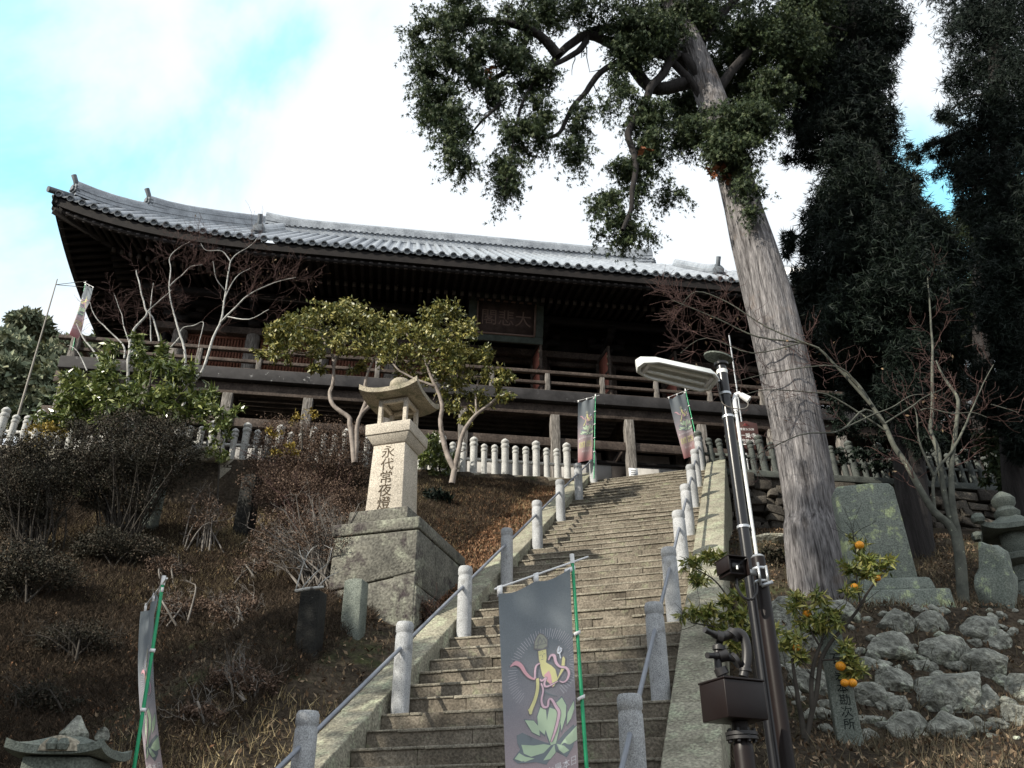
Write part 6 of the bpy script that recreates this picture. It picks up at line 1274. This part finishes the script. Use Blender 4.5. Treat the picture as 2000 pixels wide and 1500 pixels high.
# --- azaleas: fans of stems under a domed crown of tiny leaves
def azalea(lab, base_px, Y0, blobs, leafm, seed, nst=14, dens=.8, size=.05):
    rr_ = np.random.default_rng(seed); base = hit(*base_px, Y0); Y = base[1]; th = thing('azalea_bush', lab, 'bush', base, 'azaleas on the left bank'); mb = MB(); PT = []; TP_ = []
    for x, y, rx, ry, dy in blobs:
        c = at(x, y, Y+dy); k_ = zdepth(c)/FPX; R3 = np.array([rx*k_, (rx+ry)*.55*k_, ry*k_]); PT.append(blob_points(c, R3*1.05, int(rx*ry*dens*2.6)+120, rr_, .40))
        for _ in range(max(2, int(nst*rx*ry/2500))):
            e = c+rr_.normal(0, .55, 3)*R3; b = base+np.array([rr_.normal(0, .14), rr_.normal(0, .12), -.08]); m_ = b*.55+e*.45+np.array([0, 0, .12])+rr_.normal(0, .06, 3); P = sm([b, m_, e], 3); mb.tube(P, np.linspace(.017, .005, len(P)), 5, cap=False); twigs(mb, P, np.linspace(.012, .005, len(P)), 2, rr_, 4, .32, .8, .08, 3, None, .45, .0024)
    obj('stems', mb, M['dstem'] if leafm is M['azal'] else M['twig'] if dens > .4 else M['gtwig'], th); V, F = scatter(np.concatenate(PT), *LEAF, size*.8, rr_, -.2); obj('foliage', MB().add(V, F), leafm, th); return th
azalea('dark tall azalea at the left picture edge below the fence', (70, 1085), 8, [(40, 900, 60, 46, 0), (100, 890, 50, 40, .3), (30, 950, 50, 44, -.2), (90, 950, 50, 40, 0), (130, 930, 34, 30, .2), (20, 1000, 40, 40, 0), (70, 1005, 44, 30, 0)], M['azal'], 61)
azalea('big dark domed azalea with a rusty top left of centre on the bank', (238, 1075), 8, [(190, 850, 60, 30, 0), (260, 840, 70, 32, .2), (330, 850, 56, 34, 0), (210, 895, 60, 36, -.2), (280, 890, 60, 38, -.1), (360, 890, 40, 34, 0), (160, 900, 40, 40, .1), (240, 945, 56, 34, 0), (310, 935, 44, 34, .1), (200, 970, 44, 30, 0), (270, 985, 36, 26, 0)], M['azal'], 62, 10)
azalea('rusty brown azalea mound directly left of the tall lantern', (640, 985), 9, [(560, 860, 60, 38, .2), (640, 865, 64, 42, .3), (700, 885, 30, 50, .3), (600, 905, 64, 40, 0), (520, 890, 46, 34, .2), (670, 920, 50, 40, .1), (560, 940, 50, 30, -.1)], M['azalr'], 63, 8)
azalea('twiggy purple brown azalea below the rusty mound and left of the pedestal', (590, 1040), 8, [(520, 940, 50, 34, .2), (580, 960, 60, 36, 0), (640, 970, 54, 36, 0), (690, 970, 22, 26, .1), (530, 980, 40, 28, 0), (620, 1005, 60, 24, -.1)], M['azalr'], 64, 12, .55)
azalea('grey leafless azalea in front of the pedestal face', (640, 1150), 7.5, [(560, 1030, 60, 34, 0), (630, 1040, 60, 36, 0), (690, 1060, 34, 40, 0), (600, 1080, 60, 34, -.1), (520, 1060, 40, 30, 0), (660, 1100, 40, 30, 0), (640, 1000, 50, 30, .1), (672, 1070, 30, 40, -.1), (690, 1020, 20, 30, .0)], M['azalr'], 65, 24, .28, .04)
azalea('small dried red brown azalea between dark azalea and dark square post', (400, 1075), 8, [(395, 990, 34, 34, 0), (420, 1010, 30, 30, 0), (385, 1030, 30, 24, 0)], M['azalr'], 66, 20, .3)
azalea('low dark azalea in shadow under the big domed azalea', (240, 1110), 7.5, [(220, 1060, 50, 30, 0), (280, 1075, 50, 26, 0), (180, 1075, 34, 24, 0)], M['azal'], 67, 8)
azalea('little rusty tuft of azalea at the lower right corner of the pedestal', (830, 1215), 7.5, [(828, 1190, 20, 18, 0), (815, 1205, 16, 12, 0)], M['azalr'], 68, 20, 1.2, .035)
azalea('low spreading azalea at the far left in deep shade', (60, 1180), 7, [(40, 1100, 60, 40, 0), (110, 1120, 50, 34, 0), (20, 1150, 40, 30, 0)], M['azal'], 69, 8, .6)
for (x, y, w_, h_, lab) in ((360, 1190, 70, 34, 'low twiggy azalea below the small dried azalea in the middle of the bank'), (150, 1250, 80, 40, 'wide low dark shrub left of the edge on banner pole top'), (470, 1190, 60, 34, 'low twiggy azalea left of the blackened stump'), (480, 1330, 66, 36, 'brown twiggy shrub right of the edge on banner on the lower bank'), (90, 1370, 70, 36, 'dark low shrub above the small roofed lantern'), (400, 1400, 50, 26, 'small dry shrub low on the bank right of the banner pole'), (500, 1110, 46, 28, 'thin brown shrub between the dark square post and the grey leafless azalea'), (330, 1110, 50, 26, 'low shrub at the foot of the big domed azalea on its right')):
    azalea(lab, (x, y+h_*.9), 6, [(x-w_*.45, y, w_*.6, h_*.7, 0), (x+w_*.4, y+4, w_*.6, h_*.65, .05), (x, y-h_*.35, w_*.6, h_*.6, .1)], M['azal'] if x < 300 else M['azalr'], int(x*7+y), 12, .33, .042)
# dead white branch and bare twigs around the stump
p = hit(592, 1285, 6); db = MB(); P = pxpath([(576, 1155), (600, 1150), (632, 1146)], p[1]-.1); db.tube(P, [.02, .018, .012], 7)
for pts in ([(578, 1150), (590, 1110), (600, 1085), (612, 1068)], [(590, 1148), (615, 1120), (640, 1100), (648, 1070)], [(620, 1146), (640, 1128), (660, 1118)], [(600, 1110), (590, 1090), (585, 1075)]):
    Q = sm(pxpath(pts, p[1]-.1), 4); db.tube(Q, np.linspace(.008, .003, len(Q)), 5); twigs(db, Q, .004, 1, r, 5, .15, .8, .05, 3)
tag(obj('dead_branch', db, M['white bark'], None, loc=P[0]), 'dead white branch lying across the top of the blackened stump', 'branch')
# --- citrus with fruit
bs = hit(1574, 1452, 5.8); Yo = bs[1]
S8 = lambda L: [(1200+.4*x, 950+.4*y) for x, y in L]
def fruit(th, rr_):
    for x, y, q in ((1197, 287, 21), (1283, 448, 17), (1172, 490, 17), (940, 622, 20), (888, 787, 19), (1104, 878, 24), (1125, 960, 20), (1162, 960, 22)):
        c = at(1200+.4*x, 950+.4*y, Yo-.04); k_ = q*.4*zdepth(c)/FPX; mb = MB().lathe(c-EZ*k_*.92, [(0, 0)]+[(k_*1.04*math.sin(a), k_*.94*(1-math.cos(a))) for a in np.linspace(.15, PI-.15, 14)]+[(0, k_*1.84)], 20); o_ = obj('orange_fruit', mb, M['orange'], th, smooth=True)
        obj('fruit_stalk', MB().tube([c+EZ*k_*.88, c+EZ*k_*1.25+np.array([.004, 0, 0])], .003, 5), M['citleaf'], o_)
leafy('citrus_tree', 'young citrus tree carrying orange fruit beside the inscribed marker', 'tree', bs,
  [(S8([(930, 1265), (945, 1180), (985, 1010), (1005, 860), (1050, 770), (1120, 690), (1190, 600), (1235, 520), (1280, 460), (1330, 400)]), Yo, .026, .006), (S8([(925, 1240), (900, 1100), (890, 1010), (875, 900), (868, 840)]), Yo, .026, .012), (S8([(965, 1090), (960, 960), (975, 860), (1005, 770)]), Yo, .022, .014), (S8([(1000, 780), (960, 700), (940, 640)]), Yo, .01, .004), (S8([(1010, 850), (1060, 850), (1110, 850), (1140, 880)]), Yo-.05, .008, .004), (S8([(1200, 590), (1190, 480), (1180, 330), (1170, 240)]), Yo, .009, .003), (S8([(1280, 470), (1240, 380), (1200, 310)]), Yo, .008, .003), (S8([(1000, 790), (1040, 660), (1080, 600)]), Yo, .008, .003)],
  [(x, y, rx, ry, Yo) for x, y, rx, ry in [(*q, rx*.4, ry*.4) for q, rx, ry in ((S8([(1190, 260)])[0], 40, 40), (S8([(1200, 350)])[0], 60, 50), (S8([(1270, 350)])[0], 60, 40), (S8([(1350, 380)])[0], 40, 40), (S8([(1150, 420)])[0], 70, 50), (S8([(1240, 440)])[0], 60, 40), (S8([(1160, 520)])[0], 50, 40), (S8([(950, 540)])[0], 80, 60), (S8([(900, 600)])[0], 60, 50), (S8([(1000, 620)])[0], 80, 60), (S8([(950, 700)])[0], 90, 50), (S8([(1050, 660)])[0], 60, 60), (S8([(870, 760)])[0], 80, 50), (S8([(800, 720)])[0], 40, 60), (S8([(1090, 810)])[0], 60, 50), (S8([(1140, 900)])[0], 60, 40), (S8([(910, 830)])[0], 50, 40), (S8([(1180, 880)])[0], 50, 50))]], M['dstem'], M['citleaf'], LONGLEAF, .075, .22, 71, .1, fruit)
bs2 = hit(1475, 1430, 6.2); Yq = bs2[1]+.3; bs2 = np.array([at(1475, 1330, Yq)[0], Yq, 0]); bs2[2] = float(T(bs2[0], bs2[1]))
leafy('citrus_tree', 'fruitless yellow green citrus bush spreading behind the lamp posts over the cheek wall', 'tree', bs2,
  [([(1475, 1380), (1470, 1290), (1440, 1240), (1400, 1225), (1350, 1215)], Yq, .018, .005), ([(1470, 1290), (1440, 1200), (1400, 1140), (1360, 1110)], Yq, .014, .004), ([(1470, 1290), (1465, 1200), (1440, 1150)], Yq, .012, .004)],
  [(x, y, rx, ry, Yq) for x, y, rx, ry in ((1385, 1085, 12, 10), (1350, 1105, 20, 10), (1370, 1130, 24, 14), (1400, 1090, 22, 10), (1420, 1100, 18, 10), (1345, 1200, 22, 14), (1375, 1200, 26, 16), (1400, 1215, 26, 14), (1430, 1170, 26, 18), (1450, 1200, 28, 22), (1440, 1230, 30, 18), (1460, 1160, 20, 20), (1420, 1260, 20, 16), (1470, 1250, 16, 24))], M['dstem'], M['citleaf'], LONGLEAF, .085, .30, 72, .1)

# --- forest beyond the left end of the hall
for i_, (x, y, rx, ry, Y, lab) in enumerate(((40, 690, 62, 52, 40, 'round topped olive tree highest on the wooded hill at the far left'), (20, 780, 60, 50, 37, 'brownish tree low on the wooded hill at the left edge'), (88, 770, 40, 54, 36, 'dark tree right of the brownish one behind the bamboo pole'), (118, 700, 24, 40, 42, 'small dark pointed tree next to the veranda corner on the wooded hill'), (150, 730, 26, 40, 41, 'dim tree seen under the veranda rail'), (-50, 720, 60, 80, 41, 'pale green tree cut by the left picture edge on the hill'), (60, 640, 40, 14, 46, 'distant grey green treetop behind the round topped olive tree'), (205, 680, 30, 24, 44, 'far dark treetop showing between rail and eaves'))):
    c = at(x, y, Y); k_ = zdepth(c)/FPX; gz = float(T(c[0], c[1])); th = thing('forest_tree', lab, 'tree', (c[0], c[1], gz-.2), 'trees on the wooded hill'); rr_ = np.random.default_rng(200+i_)
    obj('trunk', MB().tube([(c[0], c[1], gz-.3), (c[0]+.2, c[1], (gz+c[2])/2), c], [.35, .28, .12], 9), M['bark2'], th, smooth=True)
    PT = np.concatenate([blob_points(c+rr_.normal(0, .42, 3)*np.array([rx, rx, ry])*k_, np.array([rx, rx, ry])*k_*.55, 900, rr_, .45) for _ in range(9)]); PT[:, 2] = np.maximum(PT[:, 2], gz+1)
    V, F = scatter(PT, *LEAF, .42, rr_, .2); obj('crown', MB().add(V, F), M['forest'], th)

# ------------------------------------------------------------------ ground cover: heath twigs, dry grass, fallen leaves
def cover(name, n, xr, yr, keep, matl, tmpl, size, seed, up=1.4, lab=None, hz=0.):
    rr_ = np.random.default_rng(seed); x = rr_.uniform(*xr, n); y = rr_.uniform(*yr, n); dx = x-L0[0]; dy = y-L0[1]; k = (A2[0]*dx+A2[1]*dy)/STEP_RUN; s = W2[0]*dx+W2[1]*dy
    m = keep(x, y, k, s, rr_); x, y = x[m], y[m]; P = np.stack([x, y, T(x, y)+hz], -1); V, F = scatter(P, *tmpl, size, rr_, 0, np.array([0, -.1, up])); o = obj(name, MB().add(V, F), matl); o['kind'] = 'stuff'
BLADE = ([(0, .05, 0), (0, -.05, 0), (.55, -.03, .06), (.55, .03, .06), (1, 0, .22)], [(0, 1, 2, 3), (3, 2, 4, 4)])
BLADE = ([(0, .04, 0), (0, -.04, 0), (1, 0, .18)], [(0, 1, 2)])
TWIGS = ([(0, .02, 0), (0, -.02, 0), (1, .2, .1), (.3, .03, .03), (.32, -.03, 0), (.9, -.45, .1), (.45, .03, 0), (.5, .0, .04), (.95, .45, -.2)], [(0, 1, 2), (3, 4, 5), (6, 7, 8)])
patch = lambda x, y, sc, sd: nz(np.stack([x, y], -1), sc, sd)
onleft = lambda x, y, k, s: (s < -.5) & (y < 18.2+.145*(x-1.53))
cover('dry_grass', 90000, (-10, 2), (5, 18.5), lambda x, y, k, s, q: onleft(x, y, k, s) & (patch(x, y, .8, 71)+q.normal(0, .35, len(x)) > -.1), M['grass'], BLADE, .085, 301, .9)
cover('heath_cover', 330000, (-10, 1), (5, 18), lambda x, y, k, s, q: onleft(x, y, k, s) & (s < -1.1) & (patch(x, y, .5, 72)+q.normal(0, .3, len(x))-.03*(y-11) > -.35), M['heath'], TWIGS, .125, 302, 1.0)
cover('fallen_leaves', 26000, (-9, 2), (5, 18.5), lambda x, y, k, s, q: onleft(x, y, k, s), M['litter'], LEAF, .055, 303, .5, hz=.02)
onright = lambda x, y, k, s: (s > 3.0) & (y < 17.6)
cover('dry_grass', 34000, (1.3, 8), (5.2, 13), lambda x, y, k, s, q: onright(x, y, k, s) & (patch(x, y, .9, 74)+q.normal(0, .3, len(x)) > .0), M['grass'], BLADE, .13, 304, .9)
cover('fallen_leaves', 20000, (1.3, 8), (5.2, 17), lambda x, y, k, s, q: onright(x, y, k, s), M['litter'], LEAF, .05, 305, .5, hz=.02)

# ------------------------------------------------------------------ trees beside the path, left of the viewer: their shade falls on the lower stairs and the right bank
def shade_tree(lab, base, top, blobs, seed):
    rr_ = np.random.default_rng(seed); base = np.array([base[0], base[1], float(T(base[0], base[1]))-.2]); th = thing('cedar_tree', lab, 'tree', base)
    obj('trunk', MB().tube(sm([base, (base+np.array(top))/2+np.array([.1, 0, 0]), np.array(top)], 4), np.linspace(.28, .08, 9), 14), M['bark2'], th, smooth=True)
    PT = np.concatenate([blob_points(c, rd, n, rr_, .25) for c, rd, n in blobs]); V, F = scatter(PT, *TUFT, .34, rr_, .3); obj('crown', MB().add(V, F), M['sugi'], th)
shade_tree('tall slim cedar beside the path left of the viewer shading the right bank', (-7.2, 1.6), (-7.2, 1.6, 15.8), [((-7.2+random.uniform(-.5, .5), 1.6+random.uniform(-.5, .5), z), (1.35, 1.35, 1.1), 1600) for z in np.arange(6.0, 15.4, .9)], 401)
shade_tree('bushy young cedar on the lower left bank outside the stairs view', (-9.0, 4.3), (-9.0, 4.3, 8.6), [((-9.0+random.uniform(-1.3, 1.3), 4.3+random.uniform(-1.3, 1.3), z), (1.7, 1.7, .9), 1400) for z in np.arange(3, 8.3, .7)], 403)

cover('dry_grass', 80000, (-8, 1.5), (12, 18.3), lambda x, y, k, s, q: onleft(x, y, k, s) & (patch(x, y, .7, 77)+q.normal(0, .3, len(x))+.9*np.exp(-((x+5.5)/2.2)**2-((y-14.6)/1.8)**2) > .1), M['straw'], BLADE, .11, 306, .9)
cover('dry_grass', 9000, (-6, 0), (6.2, 8.6), lambda x, y, k, s, q: onleft(x, y, k, s) & (patch(x, y, .8, 78)+q.normal(0, .3, len(x)) > .15), M['straw'], BLADE, .12, 307, .9)

# loose rubble filling the gaps of the retaining bank
rr_ = np.random.default_rng(555); mb = MB()
for q in range(150):
    x = rr_.uniform(2.6, 5.6); y = rr_.uniform(8.0, 9.5); z = float(T(x, y)); r0 = rr_.uniform(.03, .10); V, F = rock_mesh((x, y, z), (r0*1.2, r0, r0*.85), 700+q, 2, .2, 8); mb.add(V, F)
o = obj('loose_rubble', mb, M['rock'], smooth=True); o['kind'] = 'stuff'

cover('fallen_leaves', 42000, (-1.3, 2), (11, 18), lambda x, y, k, s, q: onleft(x, y, k, s), M['redlitter'], LEAF, .05, 308, .5, hz=.03)
cover('fallen_leaves', 16000, (-8, -2), (6.5, 16), lambda x, y, k, s, q: onleft(x, y, k, s) & (patch(x, y, .6, 79)+q.normal(0, .3, len(x)) > .2), M['redlitter'], LEAF, .05, 309, .5, hz=.03)
